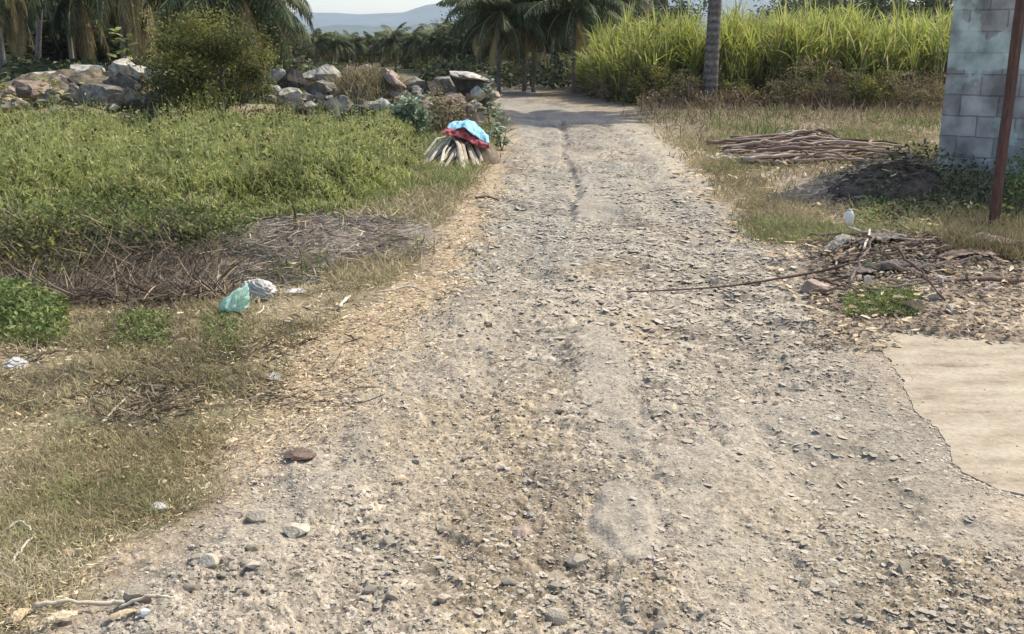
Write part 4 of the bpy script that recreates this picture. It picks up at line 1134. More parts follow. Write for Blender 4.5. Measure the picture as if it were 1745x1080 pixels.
grass("roadside_dry_grass", "dry blades among the roadside grass farther off", 30000, (560, 195, 890, 470), lambda x, y: 1.0 + fbm(x, y, 97), lambda x, y: sstep(-.1, .3, LG(y) - x) * .8 * (1 - np.clip(2.0 * ell(x, y, 600, 402, .8, .7), 0, 1)), 'grass_dry', 404, (.05, .13), .0045, tone=lambda x, y: .3 + .6 * fbm(x, y, 5))
def dright(x, y):
    d = x - RR(y) - .1 + .5 * (fbm(x * 1.5, y * 1.5, 98) - .5)
    far_ = sstep(6.9, 7.6, y)
    return sstep(-.15, .25, d) * far_ * (.15 + .85 * sstep(.38, .58, fbm(x * .9, y * .9, 99))) * (1 - ell(x, y, 1560, 460, 1.0, .55)) * (1 - np.clip(1.9 * ell(x, y, 1522, 348, .85, .8), 0, 1)) * (1 - .8 * ell(x, y, 1380, 262, 1.6, 1.0))
grass("right_dry_grass", "dry brownish grass on the right of the road", 95000, (1050, 196, 1800, 560), lambda x, y: 1 + .9 * fbm(x, y, 6) + .02 * y, dright, 'grass_dry', 405, (.04, .11), .004, tone=lambda x, y: .1 + .75 * fbm(x * 1.2, y * 1.2, 7))
grass("right_green_grass", "patches of green grass on the right of the road", 60000, (1200, 215, 1800, 560), lambda x, y: 1 + fbm(x, y, 8), lambda x, y: dright(x, y) * sstep(.45, .6, fbm(x * .8, y * .8, 101)), 'grass_green', 406, (.04, .11), .004, tone=lambda x, y: .35 + .6 * fbm(x, y, 9))
grass("post_grass", "taller green grass around the foot of the rusty post", 9000, (1600, 350, 1800, 470), lambda x, y: 1.0 + 0 * x, lambda x, y: .8 * (fbm(x * 2, y * 2, 102) > .38), 'grass_dry', 407, (.06, .18), .005, tone=lambda x, y: .0 + .5 * fbm(x, y, 9), lean=(.0, .5))
grass("mound_grass", "green tuft in front of the rubbish mound", 3600, (1440, 505, 1560, 545), lambda x, y: 1.0 + 0 * x, lambda x, y: .95 + 0 * x, 'grass_green', 408, (.03, .08), .004, tone=lambda x, y: .4 + .5 * fbm(x * 3, y * 3, 9))
grass("apron_tuft", "tiny weed tuft growing on the cement apron", 240, (1700, 602, 1735, 612), lambda x, y: 1.0 + 0 * x, lambda x, y: 1 + 0 * x, 'grass_green', 409, (.02, .05), .004)

# ------------------------------------------------------------------ dead brush in the ditch, thatch, straw
def twigs_cloud(name, label, cat, n, boxp, h, L, W, mat, seed, dens=None, lean=(.5, 1.6), seg=3):
    r = np.random.default_rng(seed)
    pxs = r.uniform(boxp[0], boxp[2], n); pys = r.uniform(boxp[1], boxp[3], n)
    x, y = G(pxs, pys)
    m_ = np.ones(n, bool) if dens is None else (r.random(n) < dens(x, y, pxs, pys))
    x, y = x[m_], y[m_]; n = len(x)
    P = np.stack([x, y, HT(x, y) + h * r.random(n) ** 1.5], 1)
    V, F, k = blades(P, r.uniform(*L, n), W * r.uniform(.6, 1.5, n), r.uniform(0, 6.28, n), r.uniform(*lean, n), r.uniform(-.7, .7, n), seg, 1.5, seed, .5)
    V[:, 2] = np.maximum(V[:, 2], HT(V[:, 0], V[:, 1]) + .002)
    a = Acc(); a.add(V, F, np.repeat(r.random(n), k)); o = a.build(name, M[mat]); tag(o, label, cat, None, "stuff"); return o
dd_ = lambda x, y, p, q: np.clip(1.15 - ((q - (445 + .0 * p)) / 75) ** 2, 0, 1) * np.clip((430 - p) / 120, .0, 1)
twigs_cloud("dead_brush", "tangled brown dead brush lying in the ditch", "brush", 13000, (-60, 385, 440, 545), .12, (.08, .40), .0055, 'dead', 501, dd_, (.7, 1.7), 4)
twigs_cloud("dead_brush_light", "pale dry twigs over the dead brush", "brush", 420, (60, 400, 430, 530), .15, (.12, .4), .006, 'straw', 502, dd_, (.7, 1.6), 4)
th_d = lambda x, y, p, q: np.clip(1.1 - ((p - 560) / 190) ** 2, 0, 1) * np.clip(1.15 - ((q - (408 - .12 * (p - 560))) / 42) ** 2, 0, 1)
twigs_cloud("old_thatch", "grey rotten palm thatch lying at the end of the ditch", "thatch", 11000, (370, 345, 760, 465), .04, (.05, .26), .006, 'ash', 503, lambda x, y, p, q: th_d(x, y, p, q) * (.25 + .9 * sstep(.35, .6, fbm(x * 2, y * 2, 144))), (1.4, 1.75), 3)
twigs_cloud("ditch_litter", "brown leaf litter strewn on the verge below the ditch", "litter", 3500, (0, 480, 620, 700), .03, (.04, .16), .006, 'dead', 504, lambda x, y, p, q: .25 + .75 * (fbm(x * 3, y * 3, 7) > .52), (1.2, 1.7), 2)
twigs_cloud("thatch_straw", "pale straw mixed in the grey thatch", "thatch", 1400, (370, 345, 760, 465), .06, (.05, .3), .007, 'straw', 505, th_d, (1.3, 1.7), 3)
twigs_cloud("thatch_weeds", "green weeds pushing through the grey thatch", "weeds", 3800, (370, 345, 760, 465), .02, (.04, .13), .007, 'grass_green', 506, lambda x, y, p, q: th_d(x, y, p, q) * sstep(.45, .62, fbm(x * 2.5, y * 2.5, 143)), (.0, 1.0), 2)
def flakes(name, label, n, boxp, densf, mat, seed, ls=(.012, .05), asp=.35, cat="litter"):
    r = np.random.default_rng(seed)
    x, y = G(r.uniform(boxp[0], boxp[2], n), r.uniform(boxp[1], boxp[3], n))
    m_ = r.random(n) < densf(x, y); x, y = x[m_], y[m_]; n = len(x)
    ln = r.uniform(*ls, n) * np.clip(y / 5, .7, 2.2)
    P = np.stack([x, y, HT(x, y) + .016 + .3 * ln * r.random(n)], 1)
    az = r.uniform(0, 6.28, n)
    V, F, k = blades(P, ln, ln * asp * r.uniform(.4, 1.3, n), az, r.uniform(1.25, 1.75, n), r.uniform(-.5, .5, n), 2, .5, seed, .45)
    a = Acc(); a.add(V, F, np.repeat(r.random(n) ** .8, k)); o = a.build(name, M[mat]); tag(o, label, cat, None, "stuff"); return o
def dstraw(x, y):
    _, s, sl_, _ = road_masks(x, y)
    return np.clip(s * .75 + .10 * sstep(-.7, 0, x - LG(y)) + .16 * np.exp(-np.abs(sl_) / .25), 0, 1) * sstep(2.8, 4.4, y) * (.5 + fbm(x * 3, y * 3, 120))
flakes("straw_litter", "pale dry leaf and straw litter along the left road edge", 60000, (250, 240, 900, 1080), dstraw, 'straw', 510, (.008, .034))
flakes("verge_litter", "dry leaf bits scattered over the left verge grass", 15000, (-50, 520, 620, 1080), lambda x, y: .7 * (x < LG(y)), 'straw', 511, (.008, .04), .3)
flakes("mound_litter", "dry leaves and shreds covering the rubbish mound", 14000, (1370, 405, 1745, 600), lambda x, y: np.clip(.25 + ell(x, y, 1560, 460, 1.0, .6), 0, 1), 'dead', 512, (.010, .045), .4)
twigs_cloud("dead_grass_patch", "grey brown patch of dead grass and leaves on the left verge", "litter", 2600, (130, 610, 360, 780), .03, (.03, .12), .005, 'dead', 507, lambda x, y, p, q: np.clip(1.2 - ((p - 245) / 95) ** 2 - ((q - 690) / 60) ** 2, 0, 1), (1.0, 1.7), 2)
flakes("heap_litter", "dead leaves strewn over the dark soil heap", 3000, (1400, 260, 1640, 390), lambda x, y: np.clip(1.2 * ell(x, y, 1520, 345, 1.3, .9), 0, 1), 'dead', 515, (.02, .06), .4)
flakes("right_litter", "pale dry leaf bits on the soil at right", 9000, (1080, 230, 1745, 600), lambda x, y: .45 * (x > RR(y) - .2) * (.3 + fbm(x * 3, y * 3, 121)), 'straw', 513, (.02, .06), .4)
flakes("road_litter", "small dry leaf bits scattered on the road", 5000, (500, 400, 1500, 1080), lambda x, y: .25 + 0 * x, 'straw', 514, (.006, .018), .4)

twigs_cloud("rear_dry_weeds", "dry brown weeds on the ground before the cane scrub", "weeds", 9000, (1090, 188, 1620, 245), .10, (.08, .34), .012, 'cane_dry', 521, lambda x, y, p, q: sstep(.05, .6, x - RR(y)) * np.clip((232 - q) / 40, .05, 1) * (.3 + fbm(x * .9, y * .9, 141)), (.1, 1.5), 3)
twigs_cloud("rear_green_weeds", "green weeds on the ground before the cane scrub", "weeds", 5000, (1090, 190, 1620, 250), .08, (.06, .22), .012, 'grass_green', 522, lambda x, y, p, q: sstep(.2, .8, x - RR(y)) * sstep(.42, .6, fbm(x * .9, y * .9, 142)), (.0, 1.0), 3)
# ------------------------------------------------------------------ gravel
def gravel(n, y0, y1, smin, smax, seed, name, label, power=2.2):
    r = np.random.default_rng(seed)
    y = np.exp(r.uniform(math.log(y0), math.log(y1), n)) if y1 / y0 > 1.3 else r.uniform(y0, y1, n)
    x = r.uniform(-.56, .56, n) * y
    rd, st, sl_, sr_ = road_masks(x, y); pt_ = patches(x, y)
    dens = rd * (1 - .93 * pt_) * (.35 + 1.0 * sstep(.35, .65, fbm(x * 1.6, y * 1.1, 131))) + .25 * st + .35 * np.exp(-((sr_) / .4) ** 2)
    dens = dens + .9 * np.exp(-((sl_ - .12) / .28) ** 2) * (y < 5) + .25 * ell(x, y, 1560, 470, 1.1, .7)
    dens = dens * ~inside(x, y, SLAB_G)
    m_ = r.random(n) < dens; x, y = x[m_], y[m_]; n = len(x)
    s = smin + (smax - smin) * r.random(n) ** power
    s = s * np.clip(y / 5, .75, 1.6)
    P = np.stack([x, y, HT(x, y) + s * .08], 1)
    V, F = many_stones(P, s, seed + 1, .32)
    a = Acc(); a.add(V, F, np.repeat(np.clip(r.normal(.6, .2, n), 0, .97) + (r.random(n) < .015) * .4, 12))
    o = a.build(name, M['stone']); tag(o, label, "gravel", None, "stuff"); return o
gravel(130000, 2.3, 10, .003, .0105, 601, "gravel", "fine grey gravel loose on the road surface")
gravel(14000, 8.5, 24, .006, .014, 603, "far_gravel", "fine grey gravel on the road farther off")
gravel(9000, 2.3, 13, .008, .022, 602, "coarse_gravel", "coarser grey gravel loose on the road surface", 2.0)

for px, Yd, h, rx, mt, sd_i, lab in ((1105, 27.2, 1.1, .55, 'bush', 1, "dark tangled shrub at the road corner before the cane"), (1165, 26.3, .85, .5, 'tree_brown', 2, "brown dry shrub left of the ringed palm trunk"), (1250, 26.2, .7, .45, 'bush', 3, "low olive shrub right of the ringed palm trunk"),
        (1335, 25.6, .85, .6, 'tree_brown', 4, "dry brown shrub behind the heap of sticks"), (1410, 25.4, 1.15, .7, 'tree_brown', 5, "tall brown tangled shrub in the scrub before the cane"), (1480, 25.0, .95, .6, 'bush', 6, "dark green shrub in the scrub left of the building"), (1560, 24.6, 1.0, .6, 'tree_brown', 7, "dry shrub close to the left edge of the building")):
    q = PY(px, 180, Yd)
    leafy("shrub", "shrub", lab, float(q[0]), Yd, .03, h, rx, .5, 2600, .075, mt, 700 + sd_i, .05, 26, cr=.22, aspect=.45, tr=.02, bark='dead')
# pale flat stones worn flush with the road
def flush(n, seed):
    r = np.random.default_rng(seed)
    y = np.exp(r.uniform(math.log(2.4), math.log(23), n)); x = LR(y) + (RR(y) - LR(y)) * np.clip(r.beta(2.2, 1.7, n), 0, 1)
    rd = road_masks(x, y)[0]; m_ = (r.random(n) < rd * (1 - .8 * patches(x, y)) * (.15 + .85 * sstep(.42, .6, fbm(x * 1.2, y * .8, 151)))) & ~inside(x, y, SLAB_G)
    x, y = x[m_], y[m_]; n = len(x); s = (.008 + .022 * r.random(n) ** 1.6) * np.clip(y / 5, .62, 1.5)
    V, F = many_stones(np.stack([x, y, GZ(x, y) + .001], 1), s, seed, .10, .7)
    a = Acc(); a.add(V, F, np.repeat(np.clip(r.normal(.72, .14, n), 0, .92), 12)); o = a.build("paving_stones", M['stone']); tag(o, "pale flat stones worn flush into the road surface", "paving stones", None, "stuff")
flush(24000, 152)
# crumbs broken off the cement apron
r_ = np.random.default_rng(611); g_ = np.array([G(*p) for p in SLAB_EDGE]); n = 2600
i_ = r_.integers(0, len(g_) - 1, n); t_q = r_.random(n)[:, None]; P = g_[i_] * (1 - t_q) + g_[i_ + 1] * t_q + r_.normal(size=(n, 2)) * .035 * r_.random((n, 1)) ** 2 * 2
s_q = .0025 + .009 * r_.random(n) ** 3
V, F = many_stones(np.stack([P[:, 0], P[:, 1], np.where(inside(P[:, 0], P[:, 1], SLAB_G), .002, GZ(P[:, 0], P[:, 1])) + s_q * .1], 1), s_q, 612, .3)
a = Acc(); a.add(V, F, np.repeat(r_.random(n), 12)); o = a.build("apron_crumbs", attr_mat('cement_crumb', [(0, (.34, .29, .22)), (1, (.52, .46, .36))], .95)); tag(o, "cream crumbs broken off along the edge of the cement apron", "crumbs", None, "stuff")

x = r_.uniform(1.6, 3.6, 2600); y = r_.uniform(3.6, 6.2, 2600); m_ = inside(x, y, SLAB_G) & (r_.random(2600) < .12 + .88 * np.exp(-np.minimum(seg_dist(x, y, SLAB_EDGE), seg_dist(x, y, SLAB_TOP)) / .12)); x, y = x[m_], y[m_]
s_q = .002 + .006 * r_.random(len(x)) ** 3
V, F = many_stones(np.stack([x, y, .0125 + s_q * .15], 1), s_q, 614, .4)
a = Acc(); a.add(V, F, np.repeat(r_.random(len(x)) * .8, 12)); o = a.build("apron_grit", M['stone']); tag(o, "grit scattered over the cement apron", "grit", None, "stuff")

# individual loose stones, one object each
LOOSE = "loose grey stone lying on the worn road surface"
meshes = []
for i in range(14):
    V, F = rock_verts(900 + i, 2, 12, (.45, .8), .02)
    V = V / (V.max(0) - V.min(0)) * np.array([1, random.uniform(.6, .9), random.uniform(.35, .6)])
    me = from_np("stone_proto", V, F, M['stone'], rnd=np.full(len(V), [.3, .45, .55, .65, .75, .4, .85][i % 7])).data
    meshes.append(me)
for o in [o for o in col.objects if o.name.startswith("stone_proto")]: bpy.data.objects.remove(o)
r_ = np.random.default_rng(91)
cnt = 0
while cnt < 150:
    y = math.exp(r_.uniform(math.log(2.5), math.log(8.5))); x = r_.uniform(-.5, .5) * y
    xa, ya = np.array([x]), np.array([y])
    rd, st, sl_, sr_ = [v[0] for v in road_masks(xa, ya)]
    if rd < .5 or patches(xa, ya)[0] > .4 or inside(xa, ya, SLAB_G)[0]: continue
    if fbm(xa * 1.6, ya * 1.1, 131)[0] < .45 and r_.random() < .7: continue
    s = r_.uniform(.022, .05) * (1.0 + .35 * (r_.random() < .15))
    o = bpy.data.objects.new("stone", meshes[r_.integers(14)]); col.objects.link(o)
    o.location = (x, y, gz(x, y) + s * .10); o.scale = (s, s, s); o.rotation_euler = (r_.normal() * .15, r_.normal() * .15, r_.uniform(0, 6.28))
    tag(o, LOOSE, "stone", "loose stones on the road"); cnt += 1
def one_stone(px, py, wpx, hpx, tone, label, mat='stone', group=None, name="stone", cat="stone", dep=.8, rot=0., tilt=0., sink=.32):
    x, y = [float(v) for v in G(px, py + hpx * .35)]
    y_r = y
    k = math.hypot(y, CAMH) / 1750.
    s = int(px + py * 3)
    V, F = rock_verts(s, 3, 10, (.5, .8), .02)
    V = V / (V.max(0) - V.min(0)); V -= (V.max(0) + V.min(0)) / 2
    V *= np.array([wpx * k, wpx * k * dep, hpx * k * .95])
    o = from_np(name, V, F, M[mat], rnd=np.full(len(V), tone))
    o.location = (x, y, gz(x, y) + hpx * k * (.5 - sink)); o.rotation_euler = (tilt, 0, rot)
    return tag(o, label, cat, group)
one_stone(238, 1022, 48, 34, .35, "dark grey wedge of stone at the lower left road edge")
one_stone(250, 1062, 15, 14, 1.0, "small bright white pebble near the bottom left", 'white')
one_stone(505, 900, 46, 22, .85, "pale pointed stone chip on the left of the road", tilt=.2, rot=.5)
one_stone(440, 880, 40, 24, .62, "light grey stone at the left road edge")
one_stone(357, 965, 34, 28, .8, "whitish rounded stone low at the left road edge")
one_stone(275, 866, 32, 20, .85, "pale mortar lump in the verge grass low at left", 'concrete_bit')
one_stone(467, 641, 26, 20, .6, "grey white stone cube in the dry grass right of the verge", 'concrete_bit')
one_stone(297, 610, 26, 14, .95, "pinkish chip in the grass below the brush", 'red_rock')
one_stone(889, 888, 36, 20, .99, "salmon pink stone on the middle of the road", 'red_rock')
one_stone(755, 1012, 26, 16, .95, "cream white stone chip near the bottom middle", rot=.4)
one_stone(512, 786, 56, 15, .1, "flat dark brown stone half sunk in the left of the road", 'red_rock', sink=.3)
one_stone(945, 945, 50, 24, .3, "dark broken stone at the rim of the pothole", rot=.2)
one_stone(985, 930, 44, 24, .5, "grey stone standing over the pothole rim", rot=-.3)
one_stone(830, 545, 18, 12, .1, "small dark stone by the left wheel track")
one_stone(945, 1025, 44, 30, .6, "upright tan stone chip near the bottom middle right", tilt=.4)
one_stone(1393, 490, 56, 34, .95, "round tan boulder at the left foot of the rubbish mound", 'red_rock', dep=.9)
one_stone(1555, 528, 42, 30, .0, "black burnt lump in front of the rubbish mound", 'soil')
one_stone(1590, 517, 30, 18, .8, "light grey stone right behind the black lump")
one_stone(1600, 488, 22, 20, .7, "pale blue white scrap lump on the rubbish mound", 'concrete_bit')
one_stone(1650, 430, 34, 22, .9, "pinkish white stone on the top of the rubbish mound", 'concrete_bit')
one_stone(24, 612, 46, 22, .9, "white crumpled scrap at the left edge of the view", 'white', name="plastic_scrap", cat="plastic scrap", dep=.7)
one_stone(928, 145, 8, 16, 1.0, "small white painted marker stone beyond the bend of the road", 'white', name="marker_stone", cat="marker stone")
bpy.data.objects["marker_stone"].location = tuple(float(v) for v in PY(928, 150, 40)); bpy.data.objects["marker_stone"].scale = (1, 1, 1.6)

# ------------------------------------------------------------------ branches, stalks, rubbish
def branch_obj(name, pts, r0, r1, mat, tone, label, cat, group=None, sides=7, wob=.01, seed=1, parent=None):
    r = np.random.default_rng(seed)
    pts = np.array(pts, float); n = 14
    s = np.linspace(0, 1, len(pts)); t = np.linspace(0, 1, n)
    path = np.stack([np.interp(t, s, pts[:, i]) for i in range(3)], 1)
    # smooth
    for _ in range(2): path[1:-1] = (path[:-2] + 2 * path[1:-1] + path[2:]) / 4
    path[1:-1] += r.normal(size=(n - 2, 3)) * wob
    V, Fs = tube(path, np.linspace(r0, r1, n) * (1 + .12 * r.normal(size=n)), sides)
    a = Acc(); a.add(V, Fs, tone); o = a.build(name, M[mat], parent, True)
    if label: tag(o, label, cat, group)
    return o
# the long thin branch reaching over the road
bp_ = []
for px, py in [(1068, 497), (1120, 496), (1180, 493), (1250, 487), (1310, 478), (1360, 469), (1400, 462), (1440, 452)]:
    x, y = G(px, py)
    for _ in range(3): zz_ = gz(x, y) + .022; x, y = G(px, py, zz_)
    bp_.append((float(x), float(y), zz_))
branch_obj("branch", bp_, .005, .011, 'stick', .05, "long thin dark branch lying across the road from the rubbish mound", "branch", wob=.002)
# heap of cut sticks
r_ = np.random.default_rng(33)
for i in range(120):
    t = r_.random(); px = r_.uniform(1255, 1530); py = 270 + 24 * float(np.clip(r_.normal(0, .55), -1, 1))
    x, y = [float(v) for v in G(px, py)]
    Ls = r_.uniform(.5, 1.9) if i % 5 else r_.uniform(.25, .7); az = r_.normal(0, .20) if i % 5 else r_.uniform(-1.1, 1.1); h = .03 + .24 * math.exp(-((px - 1370) / 110) ** 2) * r_.random()
    x = min(max(x, 3.2 + Ls / 2 * .8), 5.75 - Ls / 2 * .7)
    d = np.array([math.cos(az), math.sin(az), 0]) * Ls / 2; z = gz(x, y) + h
    sag = np.array([0, r_.normal() * .06, r_.normal() * .02])
    pts = [np.array([x, y, z]) - d + [0, 0, -.4 * h], np.array([x, y, z]) + sag, np.array([x, y, z]) + d + [0, 0, -.5 * h + .02 * r_.normal()]]
    branch_obj("stick", pts, r_.uniform(.014, .030), r_.uniform(.008, .016), 'stick', float(np.clip(r_.normal(.5, .3), 0, 1)), "brown cut stick in the heap of sticks right of the road", "stick", "sticks heaped right of the road", 6, .008, i)
for i, (px, py, az) in enumerate([(1245, 277, .1), (1275, 280, -.1), (1310, 279, .3), (1230, 272, .5), (1470, 262, -.3)]):
    x, y = [float(v) for v in G(px, py)]; d = np.array([math.cos(az), math.sin(az), 0]) * .28; c_ = np.array([x, y, gz(x, y) + .05])
    branch_obj("pale_stick", [c_ - d, c_ + [0, .03, .03], c_ + d], .025, .014, 'stalk', .7, "short pale peeled stick lying before the heap of sticks", "stick", "pale sticks before the heap", 6, .01, 70 + i)
# rubbish mound pieces
r_ = np.random.default_rng(34)
for i in range(26):
    px = r_.uniform(1430, 1700); py = r_.uniform(420, 500); x, y = [float(v) for v in G(px, py, .1)]
    az = r_.uniform(-1.2, 1.2); el = r_.normal(0, .25); Ls = r_.uniform(.15, .55)
    d = np.array([math.cos(az) * math.cos(el), math.sin(az) * math.cos(el), math.sin(el)]) * Ls / 2; c_ = np.array([x, y, gz(x, y) + .04 + abs(d[2])])
    branch_obj("twig", [c_ - d, c_ + r_.normal(size=3) * .02, c_ + d], .011, .006, 'stick', float(r_.random()), "broken twig lying in the rubbish mound", "twig", "twigs of the rubbish mound", 5, .006, 200 + i)
branch_obj("pole", [(*[float(v) for v in G(1505, 415)], .16), (*[float(v) for v in G(1550, 437)], .22), (*[float(v) for v in G(1605, 462)], .2)], .013, .011, 'stick', .05, "straight black stick sloping over the rubbish mound", "stick", wob=.002)
branch_obj("pole", [(*[float(v) for v in G(1590, 500)], .07), (*[float(v) for v in G(1670, 496)], .09), (*[float(v) for v in G(1745, 494)], .06)], .02, .014, 'stick', .3, "long low stick along the front of the rubbish mound", "stick", wob=.004)
branch_obj("peeled_stick", [(*[float(v) for v in G(1468, 470)], .2), (*[float(v) for v in G(1477, 450)], .24), (*[float(v) for v in G(1476, 447)], .25)], .010, .008, 'stalk', .95, "short whitish stick standing out of the rubbish mound", "stick", wob=.002)
def flap(px, py, L_, W_, rz, label, mat, tone, curl=.6, name="palm_sheath", seed=1, tilt=.2, cat="palm sheath", group=None):
    x, y = [float(v) for v in G(px, py)]
    r = np.random.default_rng(seed)
    def fn(u, v):
        a_ = (v - .5) * 2
        wd = W_ * (.35 + .65 * np.sin(np.pi * np.clip(u * .8 + .15, 0, 1)))
        X_ = (u - .5) * L_; Y_ = a_ * wd / 2 * np.cos(a_ * curl); wd2 = wd * (.75 + .5 * fbm(u * 9, v * 0 + seed, seed)); Y_ = Y_ * wd2 / wd; Z_ = .02 + wd * .3 * curl * (1 - a_ ** 2) + tilt * L_ * (u - .2) * (1 - u) * 1.2 + .05 * W_ / .16 * (fbm(u * 7, v * 5, seed) - .5)
        return np.stack([X_, Y_, Z_], 1)
    V, F = sheet(30, 14, fn)
    o = from_np(name, V, F, M[mat], rnd=np.clip(tone * .8 + .7 * (fbm(V[:, 0] * 6, V[:, 1] * 60, seed) - .5), 0, 1))
    sm = o.modifiers.new("solidify", 'SOLIDIFY'); sm.thickness = .004
    o.location = (x, y, gz(x, y)); o.rotation_euler = (0, 0, rz); return tag(o, label, cat, group)
flap(1432, 452, .34, .16, .55, "grey dry palm sheath leaning on the left of the rubbish mound", 'ash', .85, .8, tilt=.5, seed=3)
flap(1545, 438, .28, .08, -.35, "greenish grey flat sheath on top of the rubbish mound", 'ash', .75, .5, seed=4)
flap(1500, 452, .4, .2, .1, "brown grey sheath in the middle of the rubbish mound", 'ash', .4, .5, seed=5)
flap(1675, 455, .5, .22, -.1, "curled brown palm sheath with dark hollow end at the right of the mound", 'stick', .8, .9, seed=6)
flap(1640, 470, .45, .14, .1, "reddish brown sheath lying low on the right of the mound", 'red_rock', .6, .5, seed=7)
flap(1520, 480, .5, .16, -.15, "dark rotten sheath at the front of the rubbish mound", 'ash', .05, .6, seed=8)
flap(1470, 482, .34, .12, .25, "mauve brown sheath behind the round tan boulder", 'ash', .35, .5, seed=9)
flap(1540, 350, .5, .12, -.2, "curved grey palm sheath in the building's shade", 'ash', .8, .9, seed=10)
flap(1600, 385, .5, .07, .05, "flat reddish board edge lying near the foot of the post", 'red_rock', .6, .3, seed=11)
flap(1380, 348, .22, .05, .1, "small dark curved sheath on the right grass", 'ash', .2, .8, seed=12)
r_ = np.random.default_rng(36)
for i in range(46):
    px = r_.uniform(1425, 1705); py = r_.uniform(428, 515)
    if ((px - 1565) / 145) ** 2 + ((py - 468) / 48) ** 2 > 1: continue
    x, y = [float(v) for v in G(px, py, .12)]
    o = bpy.data.objects.new("rubble_piece", meshes[r_.integers(14)]); col.objects.link(o); s = r_.uniform(.04, .11)
    o.location = (x, y, gz(x, y) + s * .15); o.scale = (s, s, s * r_.uniform(.5, 1.1)); o.rotation_euler = (r_.normal() * .4, r_.normal() * .4, r_.uniform(0, 6.28))
    tag(o, "small broken piece of rubble in the rubbish mound", "rubble", "rubble pieces of the mound")
for i in range(14):
    px = r_.uniform(1470, 1680); py = r_.uniform(368, 396); x, y = [float(v) for v in G(px, py)]
    o = bpy.data.objects.new("rubble_piece", meshes[r_.integers(14)]); col.objects.link(o); s = r_.uniform(.03, .09)
    o.location = (x, y, gz(x, y) + s * .15); o.scale = (s, s, s * .7); o.rotation_euler = (0, 0, r_.uniform(0, 6.28))
    tag(o, "small stone in the row of rubble left of the post foot", "rubble", "rubble row left of the post")
one_stone(1625, 381, 16, 7, 1.0, "short white chip in the rubble left of the post", 'white')
one_stone(1645, 382, 12, 6, 1.0, "tiny white chip nearest to the post foot", 'white')
one_stone(1432, 408, 18, 8, .9, "cream coloured chip in front of the white bottle", 'concrete_bit')
one_stone(1495, 405, 26, 6, .8, "pale bluish scrap right of the white bottle", 'concrete_bit')

# white bottle standing in the grass
x, y = [float(v) for v in G(1445, 393)]
bt = thing("bottle", "white plastic bottle standing in the grass right of the road", "bottle", (x, y, gz(x, y)), .3)
def lathe(prof_, sides=20):
    V = [(r0 * math.cos(j * 2 * math.pi / sides), r0 * math.sin(j * 2 * math.pi / sides), z) for r0, z in prof_ for j in range(sides)]
    F = [(i * sides + j, i * sides + (j + 1) % sides, (i + 1) * sides + (j + 1) % sides, (i + 1) * sides + j) for i in range(len(prof_) - 1) for j in range(sides)]
    return np.array(V), np.array(F)
V, F = lathe([(0.001, 0), (.030, 0), (.036, .01), (.039, .06), (.039, .11), (.037, .14), (.030, .155), (.022, .162), (.019, .168), (.001, .169)])
a = Acc(); a.add(V, F, .9); a.build("body", M['white'], bt, True)
V, F = lathe([(.021, .163), (.021, .176), (.001, .177)]); a = Acc(); a.add(V, F, .2); a.build("cap", M['dirty'], bt, True)
branch_obj("dry_straw", [(x - .16, y + .06, .02), (x - .06, y + .05, .17), (x + .06, y + .05, .20), (x + .22, y + .04, .10), (x + .27, y + .04, .02)], .007, .004, 'straw', .5, "pale dry stem arching behind the white bottle", "stem", wob=.003)

# green plastic bag and its neighbours
bag_m, N, L, B = newmat("green_plastic")
tc = N.new("ShaderNodeTexCoord"); n = N.new("ShaderNodeTexNoise"); n.inputs["Scale"].default_value = 14; n.inputs["Detail"].default_value = 6; n.inputs["Distortion"].default_value = 1.2
L.new(tc.outputs["Object"], n.inputs["Vector"]); r = ramp(N, [(.3, (.38, .62, .47)), (.48, (.58, .78, .64)), (.62, (.78, .88, .80))]); L.new(n.outputs["Fac"], r.inputs[0]); L.new(r.outputs[0], B.inputs["Base Color"])
B.inputs["Roughness"].default_value = .35; b = N.new("ShaderNodeBump"); b.inputs["Strength"].default_value = .7; b.inputs["Distance"].default_value = .02; L.new(n.outputs["Fac"], b.inputs["Height"]); L.new(b.outputs[0], B.inputs["Normal"])
t_ = N.new("ShaderNodeBsdfTranslucent"); L.new(r.outputs[0], t_.inputs["Color"]); ms = N.new("ShaderNodeMixShader"); ms.inputs[0].default_value = .5
L.new(B.outputs[0], ms.inputs[1]); L.new(t_.outputs[0], ms.inputs[2]); L.new(ms.outputs[0], N["Material Output"].inputs["Surface"])
